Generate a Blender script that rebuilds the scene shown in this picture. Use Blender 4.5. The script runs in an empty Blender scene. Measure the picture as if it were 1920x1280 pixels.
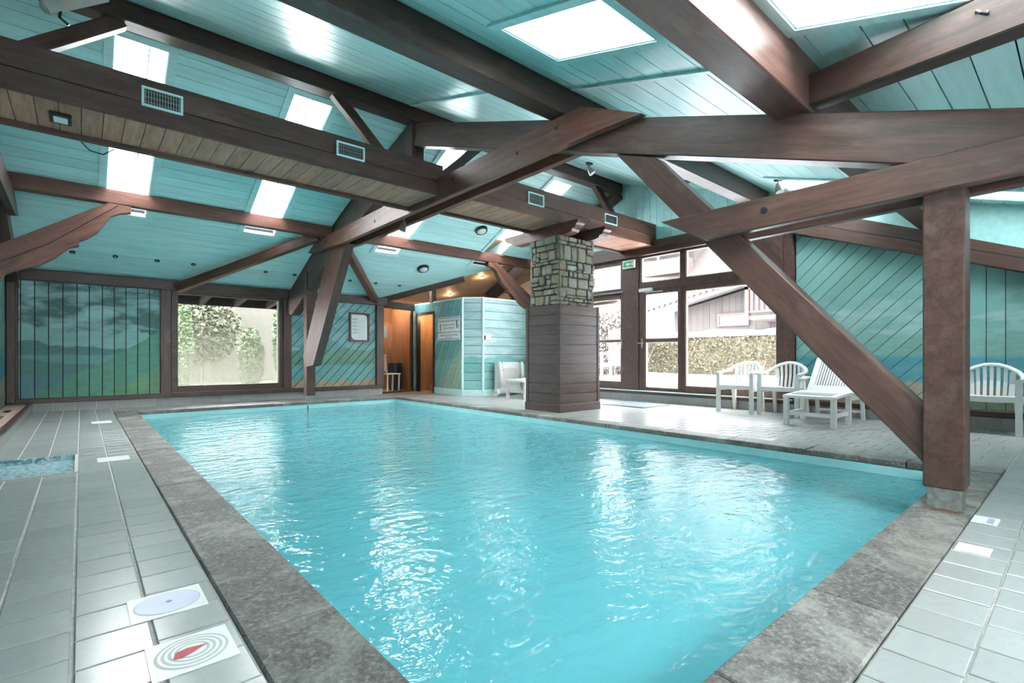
import bpy, bmesh, math, random
from math import sin, cos, pi, radians, sqrt
from mathutils import Vector as V, Matrix as M
random.seed(7)
sc = bpy.context.scene
COL = sc.collection
# ------------------------------------------------------------------ camera
YAW = radians(40.86); FPX = 934.0; CH = 0.86
cd = bpy.data.cameras.new('camera'); cam = bpy.data.objects.new('camera', cd); COL.objects.link(cam)
cam.location = (0, 0, CH); cam.rotation_euler = (pi/2, 0, -YAW)
cd.sensor_width = 36; cd.lens = FPX/1920*36; cd.shift_y = 28/1920; cd.clip_start = .02; cd.clip_end = 300
sc.camera = cam
# ------------------------------------------------------------------ world, exposure
SKY = 8.2
EXPO = 2.08
SKYLIGHT_W = 13.0      # W per m2 of roof light
w = bpy.data.worlds.new('world'); sc.world = w; w.use_nodes = True
w.node_tree.nodes['Background'].inputs[0].default_value = (.93, .97, 1.0, 1)
w.node_tree.nodes['Background'].inputs[1].default_value = SKY
sc.view_settings.view_transform = 'Standard'; sc.view_settings.look = 'None'
sc.view_settings.exposure = EXPO; sc.view_settings.gamma = 1; sc.view_settings.use_curve_mapping = False
sc.cycles.use_denoising = True
sc.cycles.max_bounces = 10; sc.cycles.diffuse_bounces = 8; sc.cycles.glossy_bounces = 4
sc.cycles.transparent_max_bounces = 16; sc.cycles.caustics_reflective = False; sc.cycles.caustics_refractive = False
sc.cycles.sample_clamp_indirect = 8
def area(name, loc, nrm, sx, sy, power, color=(1, .98, .95)):
    l = bpy.data.lights.new(name, 'AREA'); l.shape = 'RECTANGLE'; l.size = sx; l.size_y = sy
    l.energy = power; l.color = color
    o = bpy.data.objects.new(name, l); COL.objects.link(o)
    n = V(nrm).normalized(); x = V((1, 0, 0)) if abs(n.x) < .9 else V((0, 1, 0))
    y = (-n).cross(x).normalized(); x = y.cross(-n)
    m = M((x, y, -n)).transposed().to_4x4(); m.translation = V(loc); o.matrix_world = m
    return o
# roof planes (undersides)
def zf(y): return 4.3 - .469*(y-6.1)        # far slope
def zn(y): return 2.452 + .303*y            # near slope
XL, XR, YN, YF = -.85, 8.2, -1.7, 10.6      # room
FSKY = [(.25, .72), (2.0, 2.48), (4.30, 4.78), (6.60, 7.08)]
FSY = (6.45, 9.05)
NSKY = [(2.37, 2.98, 1.92, 2.86), (2.37, 3.17, .12, 1.12), (7.2, 8.0, 1.92, 2.86), (7.40, 7.85, -.60, 1.12)]
for (a, b) in FSKY:
    ym = sum(FSY)/2; n = V((0, .469, 1)).normalized()
    area('daylight', V(((a+b)/2, ym, zf(ym))) + n*.42, -n, b-a-.04, (FSY[1]-FSY[0])*1.1-.05, SKYLIGHT_W*(b-a)*2.9)
for (a, b, c, d) in NSKY:
    ym = (c+d)/2; n = V((0, -.303, 1)).normalized()
    area('daylight', V(((a+b)/2, ym, zn(ym))) + n*.68, -n, b-a-.04, d-c, SKYLIGHT_W*(b-a)*(d-c)*.28)
# ------------------------------------------------------------------ node helpers
class N:
    def __init__(s, mat): s.t = mat.node_tree
    def new(s, typ, **k):
        n = s.t.nodes.new(typ)
        for a, v in k.items(): setattr(n, a, v)
        return n
    def put(s, node, key, val):
        if val is None: return
        i = node.inputs[key]
        if hasattr(val, 'is_output') or hasattr(val, 'links'): s.t.links.new(val, i)
        else:
            if hasattr(i, 'default_value') and not isinstance(val, (int, float)) and len(val) == 3 and i.type == 'RGBA': val = (*val, 1)
            i.default_value = val
    def math(s, op, a, b=None, clamp=False):
        n = s.new('ShaderNodeMath', operation=op, use_clamp=clamp); s.put(n, 0, a)
        if b is not None: s.put(n, 1, b)
        return n.outputs[0]
    def mix(s, f, a, b, blend='MIX'):
        n = s.new('ShaderNodeMix', data_type='RGBA', blend_type=blend); s.put(n, 0, f); s.put(n, 6, a); s.put(n, 7, b); return n.outputs[2]
    def noise(s, vec, scale, detail=4, rough=.55, dist=0):
        n = s.new('ShaderNodeTexNoise'); s.put(n, 'Vector', vec); n.inputs['Scale'].default_value = scale
        n.inputs['Detail'].default_value = detail; n.inputs['Roughness'].default_value = rough; n.inputs['Distortion'].default_value = dist
        return n.outputs[0]
    def scale(s, vec, v):
        n = s.new('ShaderNodeVectorMath', operation='MULTIPLY'); s.put(n, 0, vec); n.inputs[1].default_value = v; return n.outputs[0]
    def ramp(s, f, stops):
        n = s.new('ShaderNodeValToRGB'); s.put(n, 0, f); e = n.color_ramp.elements
        while len(e) < len(stops): e.new(.5)
        for k, (p, c) in enumerate(stops): e[k].position = p; e[k].color = (*c, 1)
        return n.outputs[0]
    def objcoord(s): return s.new('ShaderNodeTexCoord').outputs['Object']
    def pos(s): return s.new('ShaderNodeNewGeometry').outputs['Position']
    def rnd(s): return s.new('ShaderNodeObjectInfo').outputs['Random']
    def bump(s, h, strength=.3, dist=.01):
        n = s.new('ShaderNodeBump'); s.put(n, 'Height', h); n.inputs['Strength'].default_value = strength; n.inputs['Distance'].default_value = dist; return n.outputs[0]
def mat(name):
    m = bpy.data.materials.new(name); m.use_nodes = True
    n = N(m); b = m.node_tree.nodes['Principled BSDF']; return m, n, b
def plain(name, c, rough=.5, metal=0, var=.06, scale=14, emit=None, spec=.5):
    m, n, b = mat(name)
    f = n.noise(n.objcoord(), scale, 3)
    lo = tuple(x*(1-var*2) for x in c); hi = tuple(min(1, x*(1+var*2)) for x in c)
    n.put(b, 'Base Color', n.ramp(f, [(.3, lo), (.7, hi)]))
    b.inputs['Roughness'].default_value = rough; b.inputs['Metallic'].default_value = metal
    b.inputs['Specular IOR Level'].default_value = spec
    if emit: b.inputs['Emission Color'].default_value = (*emit[0], 1); b.inputs['Emission Strength'].default_value = emit[1]
    return m
def wood(name, dark, light, rough=.42, along=(.9, 9, 9), worn=None, bumps=.25):
    m, n, b = mat(name)
    oc = n.objcoord(); r = n.rnd()
    off = n.new('ShaderNodeVectorMath', operation='ADD'); n.put(off, 0, oc)
    cx = n.new('ShaderNodeCombineXYZ'); n.put(cx, 0, n.math('MULTIPLY', r, 37.)); n.put(cx, 1, n.math('MULTIPLY', r, 11.)); n.put(off, 1, cx.outputs[0])
    v = n.scale(off.outputs[0], along)
    g = n.noise(v, 2.2, 6, .62, .6); g2 = n.noise(v, 9, 3, .5)
    f = n.math('ADD', n.math('MULTIPLY', g, .75), n.math('MULTIPLY', g2, .25))
    c = n.ramp(f, [(.32, dark), (.52, tuple((a+b_)/2 for a, b_ in zip(dark, light))), (.72, light)])
    if worn:
        k = n.noise(n.scale(off.outputs[0], (1.2, 3, 3)), 1.7, 5, .7)
        c = n.mix(n.math('MULTIPLY', n.math('SUBTRACT', k, .56, True), 3.2, True), c, worn)
    hv = n.new('ShaderNodeHueSaturation'); n.put(hv, 'Color', c); n.put(hv, 'Value', n.math('ADD', n.math('MULTIPLY', r, .35), .82))
    n.put(b, 'Base Color', hv.outputs[0]); b.inputs['Roughness'].default_value = rough
    n.put(b, 'Normal', n.bump(f, bumps, .006))
    return m
def painted(name, c, rough=.35, var=.10):
    """painted boards: slight tone per board, faint grain"""
    m, n, b = mat(name)
    oc = n.pos(); g = n.noise(n.scale(oc, (.6, 5, 5)), 3, 5, .6)
    lo = tuple(x*(1-var) for x in c); hi = tuple(min(1, x*(1+var)) for x in c)
    col = n.ramp(g, [(.3, lo), (.7, hi)])
    hv = n.new('ShaderNodeHueSaturation'); n.put(hv, 'Color', col); n.put(hv, 'Value', n.math('ADD', n.math('MULTIPLY', n.rnd(), .12), .94))
    n.put(b, 'Base Color', hv.outputs[0]); b.inputs['Roughness'].default_value = rough
    n.put(b, 'Normal', n.bump(g, .12, .004))
    return m
def mural(name, axis, sky, cloud, layers, cloudband=None, rough=.5, cth=.5):
    """painted landscape on the boards; layers back to front: (height, slope, amp, freq, seed, soft, colour)"""
    m, n, b = mat(name)
    p = n.pos(); sp = n.new('ShaderNodeSeparateXYZ'); n.put(sp, 0, p)
    u = sp.outputs[axis]; v = sp.outputs[2]
    uv = n.new('ShaderNodeCombineXYZ'); n.put(uv, 0, u); n.put(uv, 1, v)
    cn = n.noise(n.scale(uv.outputs[0], (1.1, 3.2, 1)), 1.6, 6, .6, .5)
    f = n.math('MULTIPLY', n.math('SUBTRACT', cn, cth-.08), 5., True)
    if cloudband:
        d = n.math('ABSOLUTE', n.math('SUBTRACT', v, cloudband[0]))
        f = n.math('MULTIPLY', f, n.math('SUBTRACT', 1., n.math('MULTIPLY', d, 1/cloudband[1]), True))
    c = n.mix(f, sky, cloud)
    for (h, sl, amp, fr, seed, soft, colr) in layers:
        c1 = n.new('ShaderNodeCombineXYZ'); n.put(c1, 0, n.math('ADD', u, seed))
        ns = n.noise(c1.outputs[0], fr, 4, .55)
        hh = n.math('ADD', n.math('ADD', n.math('MULTIPLY', n.math('SUBTRACT', ns, .5), amp*2.4), h), n.math('MULTIPLY', u, sl))
        k = n.math('DIVIDE', n.math('SUBTRACT', hh, v), soft, True)
        tone = n.noise(n.scale(uv.outputs[0], (2.2, 6, 1)), 2.0+seed % 3, 5, .65, .8)
        cc = n.mix(tone, tuple(x*.62 for x in colr), tuple(min(1, x*1.45) for x in colr))
        c = n.mix(k, c, cc)
    # board wear
    wr = n.noise(n.scale(p, (7, 7, 1.0)), 3, 5, .7)
    c = n.mix(n.math('MULTIPLY', wr, .35), c, n.mix(.5, c, (.30, .52, .50)))
    hv = n.new('ShaderNodeHueSaturation'); n.put(hv, 'Color', c); n.put(hv, 'Value', n.math('ADD', n.math('MULTIPLY', n.rnd(), .22), .88))
    n.put(b, 'Base Color', hv.outputs[0]); b.inputs['Roughness'].default_value = rough
    n.put(b, 'Normal', n.bump(wr, .15, .004))
    return m
# ------------------------------------------------------------------ materials
TIM = wood('dark_stained_timber', (.036, .018, .014), (.115, .058, .045), .40, worn=(.17, .11, .088))
TIMR = wood('red_stained_timber', (.060, .022, .015), (.19, .075, .05), .42, worn=(.24, .13, .10))
TIMC = wood('brown_cladding_board', (.040, .024, .021), (.105, .064, .057), .45)
SOFF = wood('brown_soffit_board', (.24, .10, .062), (.52, .28, .19), .5, along=(9, .9, 9))
TEAL = painted('teal_ceiling_paint', (.49, .75, .74), .34)
TEALF = painted('teal_ceiling_paint_matt', (.50, .76, .75), .42)
TRIMT = painted('pale_teal_trim_paint', (.55, .76, .76), .4)
WELL = plain('white_roof_light_lining', (.72, .82, .82), .5, var=.03)
DARK = plain('dark_joint', (.012, .016, .016), .9)
MUR1 = mural('mural_lake_panel', 0, (.065, .15, .145), (.34, .54, .55), [
    (1.30, -.06, .34, 1.5, 3.1, .03, (.23, .43, .42)), (1.02, -.05, .22, 1.1, 8.4, .02, (.07, .20, .185)),
    (.90, 0, .04, 2.0, 1.0, .03, (.12, .30, .31)), (.74, -.15, .08, 1.0, 5.5, .03, (.075, .22, .19)), (.60, 0, .01, 1, 2, .06, (.08, .23, .265)),
    (.62, .62, .12, 1.2, 6.2, .02, (.085, .27, .185)), (.05, .62, .10, 2.2, 9.1, .03, (.13, .30, .15))], cth=.5)
MUR2 = mural('mural_shore_panel', 0, (.13, .31, .31), (.28, .48, .50), [
    (1.02, 0, .26, 1.7, 14.2, .03, (.13, .27, .20)), (.80, 0, .16, 2.6, 4.3, .03, (.10, .25, .17)),
    (.70, 0, .02, 2, 1.5, .04, (.14, .36, .37)), (.36, 0, .14, 2.4, 7.7, .04, (.40, .31, .20))])
MUR3 = mural('mural_sea_panel', 1, (.15, .30, .275), (.32, .46, .455), [
    (1.16, .02, .16, 1.6, 5.0, .04, (.16, .31, .28)), (.88, 0, .02, 1.0, 2.0, .05, (.055, .25, .32)),
    (.78, -.02, .10, 1.2, 3.3, .05, (.08, .28, .34)), (.55, 0, .16, 1.4, 11.3, .04, (.36, .30, .22)), (.36, 0, .06, 1.4, 15.3, .04, (.24, .29, .20))], cloudband=(1.30, .55))
MUR4 = mural('mural_cabin_panel', 0, (.27, .42, .42), (.44, .54, .55), [
    (1.16, -.06, .22, 2.0, 2.0, .04, (.22, .43, .41)), (.86, 0, .16, 1.6, 4.4, .04, (.14, .36, .34)),
    (.55, 0, .05, 2.0, 9.4, .05, (.20, .42, .40))])
MUR5 = mural('mural_cabin_door_panel', 1, (.13, .34, .34), (.24, .44, .46), [
    (1.15, -.0, .20, 2.0, 6.0, .04, (.12, .30, .27)), (.80, 0, .12, 1.6, 1.4, .04, (.16, .37, .36)),
    (9.3, -.92, .16, 1.6, 3.4, .05, (.26, .36, .28))])
def tile_mat():
    m, n, b = mat('grey_stoneware_tile'); p = n.pos()
    a = n.noise(p, 26, 5, .7); c = n.noise(p, 2.0, 3)
    col = n.mix(a, (.24, .25, .25), (.34, .35, .345)); col = n.mix(n.math('MULTIPLY', c, .5), col, (.38, .38, .365))
    hv = n.new('ShaderNodeHueSaturation'); n.put(hv, 'Color', col); n.put(hv, 'Value', n.math('ADD', n.math('MULTIPLY', n.rnd(), .12), .94))
    n.put(b, 'Base Color', hv.outputs[0]); b.inputs['Roughness'].default_value = .26
    n.put(b, 'Normal', n.bump(a, .10, .003)); return m
TILE = tile_mat()
GROUT = plain('pale_grout', (.50, .47, .45), .85, var=.1, scale=30)
def stone_mat():
    m, n, b = mat('speckled_coping_stone'); p = n.pos()
    a = n.noise(p, 55, 6, .8); c = n.noise(p, 3.2, 6, .7, .4)
    col = n.ramp(a, [(.30, (.03, .028, .026)), (.52, (.13, .124, .114)), (.72, (.38, .36, .33))])
    col = n.mix(n.math('MULTIPLY', n.math('SUBTRACT', c, .48, True), 4.5, True), col, (.34, .33, .30))
    r = n.rnd(); hv = n.new('ShaderNodeHueSaturation'); n.put(hv, 'Color', col); n.put(hv, 'Value', n.math('ADD', n.math('MULTIPLY', r, .4), .75))
    n.put(b, 'Base Color', hv.outputs[0]); b.inputs['Roughness'].default_value = .62
    n.put(b, 'Normal', n.bump(a, .35, .003)); return m
COPE = stone_mat()
def rubble_mat():
    m, n, b = mat('rubble_stone'); oc = n.pos(); r = n.rnd()
    base = n.ramp(r, [(0, (.28, .25, .20)), (.25, (.44, .41, .37)), (.45, (.32, .29, .24)), (.62, (.38, .29, .21)), (.8, (.48, .47, .45)), (1, (.26, .25, .22))])
    a = n.noise(oc, 22, 6, .75, .6)
    col = n.mix(.75, base, n.ramp(a, [(.3, (.10, .10, .08)), (.6, (.33, .31, .26)), (.8, (.52, .50, .44))]), 'OVERLAY')
    n.put(b, 'Base Color', col); b.inputs['Roughness'].default_value = .8
    n.put(b, 'Normal', n.bump(a, .7, .012)); return m
STONE = rubble_mat()
MORT = plain('grey_green_mortar', (.13, .135, .11), .95, var=.2, scale=20)
WHITE = plain('white_plastic', (.62, .63, .62), .32, var=.02)
CREAM = plain('aged_white_plastic', (.66, .63, .55), .38, var=.03)
METAL = plain('galvanised_steel', (.33, .33, .32), .45, .8, var=.15, scale=30)
RUST = plain('rust_stain', (.13, .065, .035), .8, var=.3)
BLACK = plain('black_plastic', (.015, .016, .018), .4)
BLUEB = plain('dark_blue_liner', (.015, .03, .05), .5)
PAPER = plain('white_printed_sheet', (.74, .75, .74), .35, var=.01)
INK = plain('black_ink', (.03, .03, .035), .6)
BLUE = plain('blue_print', (.16, .18, .42), .5)
LILAC = plain('pale_lilac_print', (.58, .58, .74), .4, var=.02)
GREYP = plain('grey_print', (.48, .47, .44), .5, var=.02)
RED = plain('red_print', (.52, .05, .07), .5)
GREEN = plain('green_print', (.05, .33, .15), .5)
LINER = plain('pale_aqua_pool_liner', (.36, .68, .70), .4, var=.03, scale=4)
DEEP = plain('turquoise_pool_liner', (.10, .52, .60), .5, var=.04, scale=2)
ORNG = wood('orange_varnished_panel', (.26, .125, .06), (.46, .25, .14), .35, along=(9, 9, .9))
CBRN = wood('brown_partition_panel', (.15, .075, .045), (.27, .14, .09), .45, along=(9, 9, .9))
TANC = plain('tan_painted_ceiling', (.36, .27, .20), .6, var=.08, scale=3)
PINK = plain('pink_brick_ledge', (.40, .27, .24), .8, var=.15, scale=9)
MOSA = None
def mosaic_mat():
    m, n, b = mat('blue_mosaic'); v = n.new('ShaderNodeTexVoronoi'); n.put(v, 'Vector', n.pos()); v.inputs['Scale'].default_value = 38
    n.put(b, 'Base Color', n.ramp(v.outputs['Color'], [(.1, (.05, .16, .22)), (.5, (.22, .40, .46)), (.8, (.55, .62, .60))])); b.inputs['Roughness'].default_value = .3; return m
MOSA = mosaic_mat()
def glass_mat(name, haze=0., tint=(1, 1, 1), streak=False):
    m, n, b = mat(name); t = n.t
    tr = n.new('ShaderNodeBsdfTransparent'); tr.inputs[0].default_value = (*tint, 1)
    gl = n.new('ShaderNodeBsdfGlossy'); gl.inputs['Roughness'].default_value = .02
    lw = n.new('ShaderNodeLayerWeight'); lw.inputs[0].default_value = .5
    mx = n.new('ShaderNodeMixShader'); n.put(mx, 0, n.math('ADD', n.math('MULTIPLY', n.math('POWER', lw.outputs['Facing'], 5.), .5), .02)); t.links.new(tr.outputs[0], mx.inputs[1]); t.links.new(gl.outputs[0], mx.inputs[2])
    out = mx
    if haze:
        df = n.new('ShaderNodeBsdfTranslucent'); df.inputs[0].default_value = (.22, .22, .175, 1)
        fac = haze
        if streak:
            sp = n.new('ShaderNodeSeparateXYZ'); n.put(sp, 0, n.pos())
            g = n.noise(n.scale(n.pos(), (9, 9, .7)), 2.4, 5, .6)
            h = n.math('SUBTRACT', 1.25, n.math('MULTIPLY', sp.outputs[2], .75), True)
            fac = n.math('MULTIPLY', n.math('MULTIPLY', g, 1.5), n.math('MULTIPLY', h, haze), True)
        m2 = n.new('ShaderNodeMixShader'); n.put(m2, 0, fac); t.links.new(mx.outputs[0], m2.inputs[1]); t.links.new(df.outputs[0], m2.inputs[2]); out = m2
    t.links.new(out.outputs[0], t.nodes['Material Output'].inputs[0]); t.nodes.remove(b); return m
GLASS = glass_mat('clear_window_glass')
FOGG = glass_mat('steamed_window_glass', .4, streak=True)
def water_mat():
    m, n, b = mat('pool_water'); t = n.t
    p = n.pos()
    w1 = n.noise(n.scale(p, (1.0, 1.6, 1)), 3.2, 4, .55, .8); w2 = n.noise(n.scale(p, (1, 1.5, 1)), 11, 3, .5, .4)
    h = n.math('ADD', n.math('MULTIPLY', w1, .7), n.math('MULTIPLY', w2, .3))
    bp = n.bump(h, .52, .05)
    tr = n.new('ShaderNodeBsdfTransparent'); tr.inputs[0].default_value = (.55, .93, .96, 1)
    df = n.new('ShaderNodeBsdfDiffuse'); 
    n.put(df, 'Color', n.mix(n.noise(p, .7, 3), (.135, .50, .57), (.19, .60, .66)))
    m1 = n.new('ShaderNodeMixShader'); m1.inputs[0].default_value = .62; t.links.new(tr.outputs[0], m1.inputs[1]); t.links.new(df.outputs[0], m1.inputs[2])
    gl = n.new('ShaderNodeBsdfGlossy'); gl.inputs['Roughness'].default_value = .05; n.put(gl, 'Normal', bp)
    fr = n.new('ShaderNodeFresnel'); fr.inputs[0].default_value = 1.33; n.put(fr, 'Normal', bp)
    m2 = n.new('ShaderNodeMixShader'); n.put(m2, 0, n.math('MULTIPLY', fr.outputs[0], 1.15, True)); t.links.new(m1.outputs[0], m2.inputs[1]); t.links.new(gl.outputs[0], m2.inputs[2])
    t.links.new(m2.outputs[0], t.nodes['Material Output'].inputs[0]); t.nodes.remove(b); return m
WATER = water_mat()
SNOW = plain('snow', (.86, .88, .92), .7, var=.03, scale=2)
def leaf_mat(name, a, b_, c):
    m, n, b = mat(name); r = n.noise(n.pos(), 22, 4, .7)
    n.put(b, 'Base Color', n.ramp(r, [(.3, a), (.5, b_), (.7, c)])); b.inputs['Roughness'].default_value = .6; return m
HEDGE = leaf_mat('dry_beech_hedge_leaves', (.042, .036, .019), (.07, .058, .032), (.10, .082, .048))
TWIG = leaf_mat('bare_twigs', (.02, .013, .010), (.045, .03, .025), (.08, .058, .048))
IVY = leaf_mat('green_ivy_leaves', (.02, .04, .015), (.05, .085, .03), (.11, .13, .05))
IVYP = leaf_mat('pale_green_leaves', (.022, .03, .012), (.045, .053, .024), (.08, .085, .045))
HILL = leaf_mat('winter_hillside', (.022, .018, .015), (.036, .029, .025), (.052, .043, .037))
CHW = wood('weathered_chalet_boards', (.016, .0125, .011), (.036, .028, .024), .8, along=(9, 9, .9))
CHR = wood('red_brown_balcony_boards', (.03, .015, .013), (.058, .03, .026), .7, along=(9, 9, .9))
ROOFT = plain('grey_roof_tile', (.07, .06, .058), .8, var=.2)
RENDER = plain('cream_render', (.10, .09, .065), .8, var=.05)
GRASS = plain('yellow_green_grass', (.10, .10, .035), .9, var=.2, scale=3)
# ------------------------------------------------------------------ mesh helpers
def setp(o, label=None, cat=None, group=None, kind=None):
    if label: o['label'] = label
    if cat: o['category'] = cat
    if group: o['group'] = group
    if kind: o['kind'] = kind
    return o
def empty(name, loc, label=None, cat=None, group=None, kind=None, rz=0):
    o = bpy.data.objects.new(name, None); o.empty_display_size = .1; COL.objects.link(o)
    o.location = loc; o.rotation_euler = (0, 0, rz); return setp(o, label, cat, group, kind)
def wmat(o):
    return (wmat(o.parent) @ o.matrix_parent_inverse if o.parent else M()) @ o.matrix_basis
def link(name, me, mats, parent=None, local=False, mw=None, **k):
    o = bpy.data.objects.new(name, me); COL.objects.link(o)
    if mats is not None and not me.materials: me.materials.append(mats)
    if parent is not None:
        o.parent = parent
        if not local: o.matrix_parent_inverse = wmat(parent).inverted()
    if mw is not None: o.matrix_basis = mw
    return setp(o, **k)
def mesh(verts, faces, smooth=False):
    me = bpy.data.meshes.new('m'); me.from_pydata([tuple(v) for v in verts], [], faces)
    bm = bmesh.new(); bm.from_mesh(me); bmesh.ops.recalc_face_normals(bm, faces=bm.faces); bm.to_mesh(me); bm.free()
    if smooth: me.polygons.foreach_set('use_smooth', [True]*len(me.polygons))
    me.update(); return me
BOXF = [(0, 1, 3, 2), (4, 6, 7, 5), (0, 4, 5, 1), (2, 3, 7, 6), (0, 2, 6, 4), (1, 5, 7, 3)]
def boxv(x0, x1, y0, y1, z0, z1): return [(x, y, z) for x in (x0, x1) for y in (y0, y1) for z in (z0, z1)]
def chamfer(me, wd):
    bm = bmesh.new(); bm.from_mesh(me)
    bmesh.ops.bevel(bm, geom=list(bm.edges), offset=wd, segments=1, affect='EDGES', profile=.5)
    bm.to_mesh(me); bm.free(); me.update(); return me
def box(name, x0, x1, y0, y1, z0, z1, m, parent=None, bev=0, local=False, **k):
    """box whose object origin sits at its centre"""
    c = V(((x0+x1)/2, (y0+y1)/2, (z0+z1)/2)); hx, hy, hz = (x1-x0)/2, (y1-y0)/2, (z1-z0)/2
    me = mesh(boxv(-hx, hx, -hy, hy, -hz, hz), BOXF)
    if bev: chamfer(me, min(bev, .4*min(hx, hy, hz)*2))
    return link(name, me, m, parent, local, M.Translation(c), **k)
class MB:
    def __init__(s): s.v = []; s.f = []
    def add(s, vs, fs):
        o = len(s.v); s.v += [tuple(v) for v in vs]; s.f += [tuple(i+o for i in f) for f in fs]; return s
    def box(s, *a): return s.add(boxv(*a), BOXF)
    def hexa(s, vs): return s.add(vs, BOXF)
    def tube(s, pts, r, n=8, ry=None):
        pts = [V(p) for p in pts]; rs = r if isinstance(r, (list, tuple)) else [r]*len(pts)
        vs = []; fs = []; prev = None
        for i, p in enumerate(pts):
            d = (pts[min(i+1, len(pts)-1)] - pts[max(i-1, 0)]).normalized()
            a = prev if prev is not None else (V((0, 0, 1)) if abs(d.z) < .9 else V((1, 0, 0)))
            a = (a - d*a.dot(d)).normalized(); b = d.cross(a); prev = a
            for k in range(n):
                t = 2*pi*k/n; vs.append(p + a*cos(t)*rs[i] + b*sin(t)*(rs[i] if ry is None else ry))
        for i in range(len(pts)-1):
            for k in range(n): fs.append((i*n+k, i*n+(k+1) % n, (i+1)*n+(k+1) % n, (i+1)*n+k))
        fs.append(tuple(range(n))[::-1]); fs.append(tuple((len(pts)-1)*n+k for k in range(n)))
        return s.add(vs, fs)
    def prism(s, poly, ext):
        n = len(poly); e = V(ext); vs = [V(p) for p in poly] + [V(p)+e for p in poly]
        fs = [tuple(range(n)), tuple(range(2*n-1, n-1, -1))] + [(i, (i+1) % n, n+(i+1) % n, n+i) for i in range(n)]
        return s.add(vs, fs)
    def cyl(s, c, axis, r, h, n=16):
        c = V(c); a = V(axis).normalized(); return s.tube([c - a*h/2, c + a*h/2], r, n)
    def build(s, name, m, parent=None, local=False, smooth=False, **k):
        return link(name, mesh(s.v, s.f, smooth), m, parent, local, **k)
def frame_of(d, up=(0, 0, 1)):
    x = V(d).normalized(); u = V(up)
    if abs(x.dot(u.normalized())) > .98: u = V((1, 0, 0)) if abs(x.x) < .9 else V((0, 0, 1))
    u = (u - x*u.dot(x)).normalized(); y = u.cross(x); return M((x, y, u)).transposed().to_4x4()
def beam(name, p0, p1, wd, h, m=None, parent=None, bev=.008, **k):
    """squared timber from p0 to p1 (centre line), local X along the grain"""
    p0, p1 = V(p0), V(p1); L = (p1-p0).length; mw = frame_of(p1-p0); mw.translation = (p0+p1)/2
    me = mesh(boxv(-L/2, L/2, -wd/2, wd/2, -h/2, h/2), BOXF)
    if bev: chamfer(me, bev)
    return link(name, me, m or TIM, parent, False, mw, **k)
def slab(name, pts, ext, along, m=None, parent=None, bev=0, **k):
    """planar polygon (3D points) extruded by ext, local X along the grain"""
    pts = [V(p) for p in pts]; c = sum(pts, V())/len(pts); e = V(ext)
    mw = frame_of(along, e if abs(V(along).normalized().dot(e.normalized())) < .9 else (0, 0, 1)); mw.translation = c
    inv = mw.inverted(); loc = [inv @ p for p in pts]; le = inv.to_3x3() @ e
    mb = MB().prism(loc, le); me = mesh(mb.v, mb.f)
    if bev: chamfer(me, bev)
    return link(name, me, m or TIM, parent, False, mw, **k)
def clip(poly, a, b, c):
    """keep 2D polygon side a*x+b*y<=c"""
    out = []
    for i in range(len(poly)):
        p, q = poly[i], poly[(i+1) % len(poly)]; fp, fq = a*p[0]+b*p[1]-c, a*q[0]+b*q[1]-c
        if fp <= 1e-9: out.append(p)
        if (fp < -1e-9 and fq > 1e-9) or (fp > 1e-9 and fq < -1e-9):
            t = fp/(fp-fq); out.append((p[0]+t*(q[0]-p[0]), p[1]+t*(q[1]-p[1])))
    return out
def parea(p): return abs(sum(p[i][0]*p[(i+1) % len(p)][1]-p[(i+1) % len(p)][0]*p[i][1] for i in range(len(p))))/2
def boards(parent, poly, ang, wid, to3, thick, m, name='board', gap=.007, jit=.25, minarea=.002):
    """cut a 2D polygon into boards running at angle ang; to3 maps 2D to 3D; thick is the 3D extrusion"""
    dx, dy = cos(ang), sin(ang); nx, ny = -dy, dx
    d = [p[0]*nx+p[1]*ny for p in poly]; lo, hi = min(d), max(d); t = lo + .003
    while t < hi:
        ww = wid*(1+random.uniform(-jit, jit)*.3)
        q = clip(clip(poly, -nx, -ny, -(t+gap/2)), nx, ny, t+ww-gap/2)
        if len(q) > 2 and parea(q) > minarea:
            e = V(thick)*random.uniform(.85, 1.15)
            slab(name, [to3(*p) for p in q], e, V(to3(dx, dy))-V(to3(0, 0)), m, parent)
        t += ww
def text(name, body, size, loc, mw3, m, parent, align='CENTER'):
    cu = bpy.data.curves.new('t', 'FONT'); cu.body = body; cu.size = size; cu.align_x = align; cu.align_y = 'CENTER'; cu.extrude = .0006; cu.resolution_u = 2
    o = bpy.data.objects.new('t', cu); COL.objects.link(o); bpy.context.view_layer.update()
    me = bpy.data.meshes.new_from_object(o.evaluated_get(bpy.context.evaluated_depsgraph_get()))
    bpy.data.objects.remove(o); mw = mw3.to_4x4(); mw.translation = V(loc)
    me.materials.clear()
    return link(name, me, m, parent, False, mw)
FACE_Y = M(((1, 0, 0), (0, 0, -1), (0, 1, 0)))       # text on a wall facing -Y
FACE_X = M(((0, 0, -1), (-1, 0, 0), (0, 1, 0)))      # text on a wall facing -X
def proj(p):
    d = V(p)-V((0, 0, CH)); F = V((sin(YAW), cos(YAW), 0)); R = V((cos(YAW), -sin(YAW), 0)); z = d.dot(F)
    if z < .05: return None
    return 960+FPX*d.dot(R)/z, 668-FPX*d.z/z, z
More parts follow.
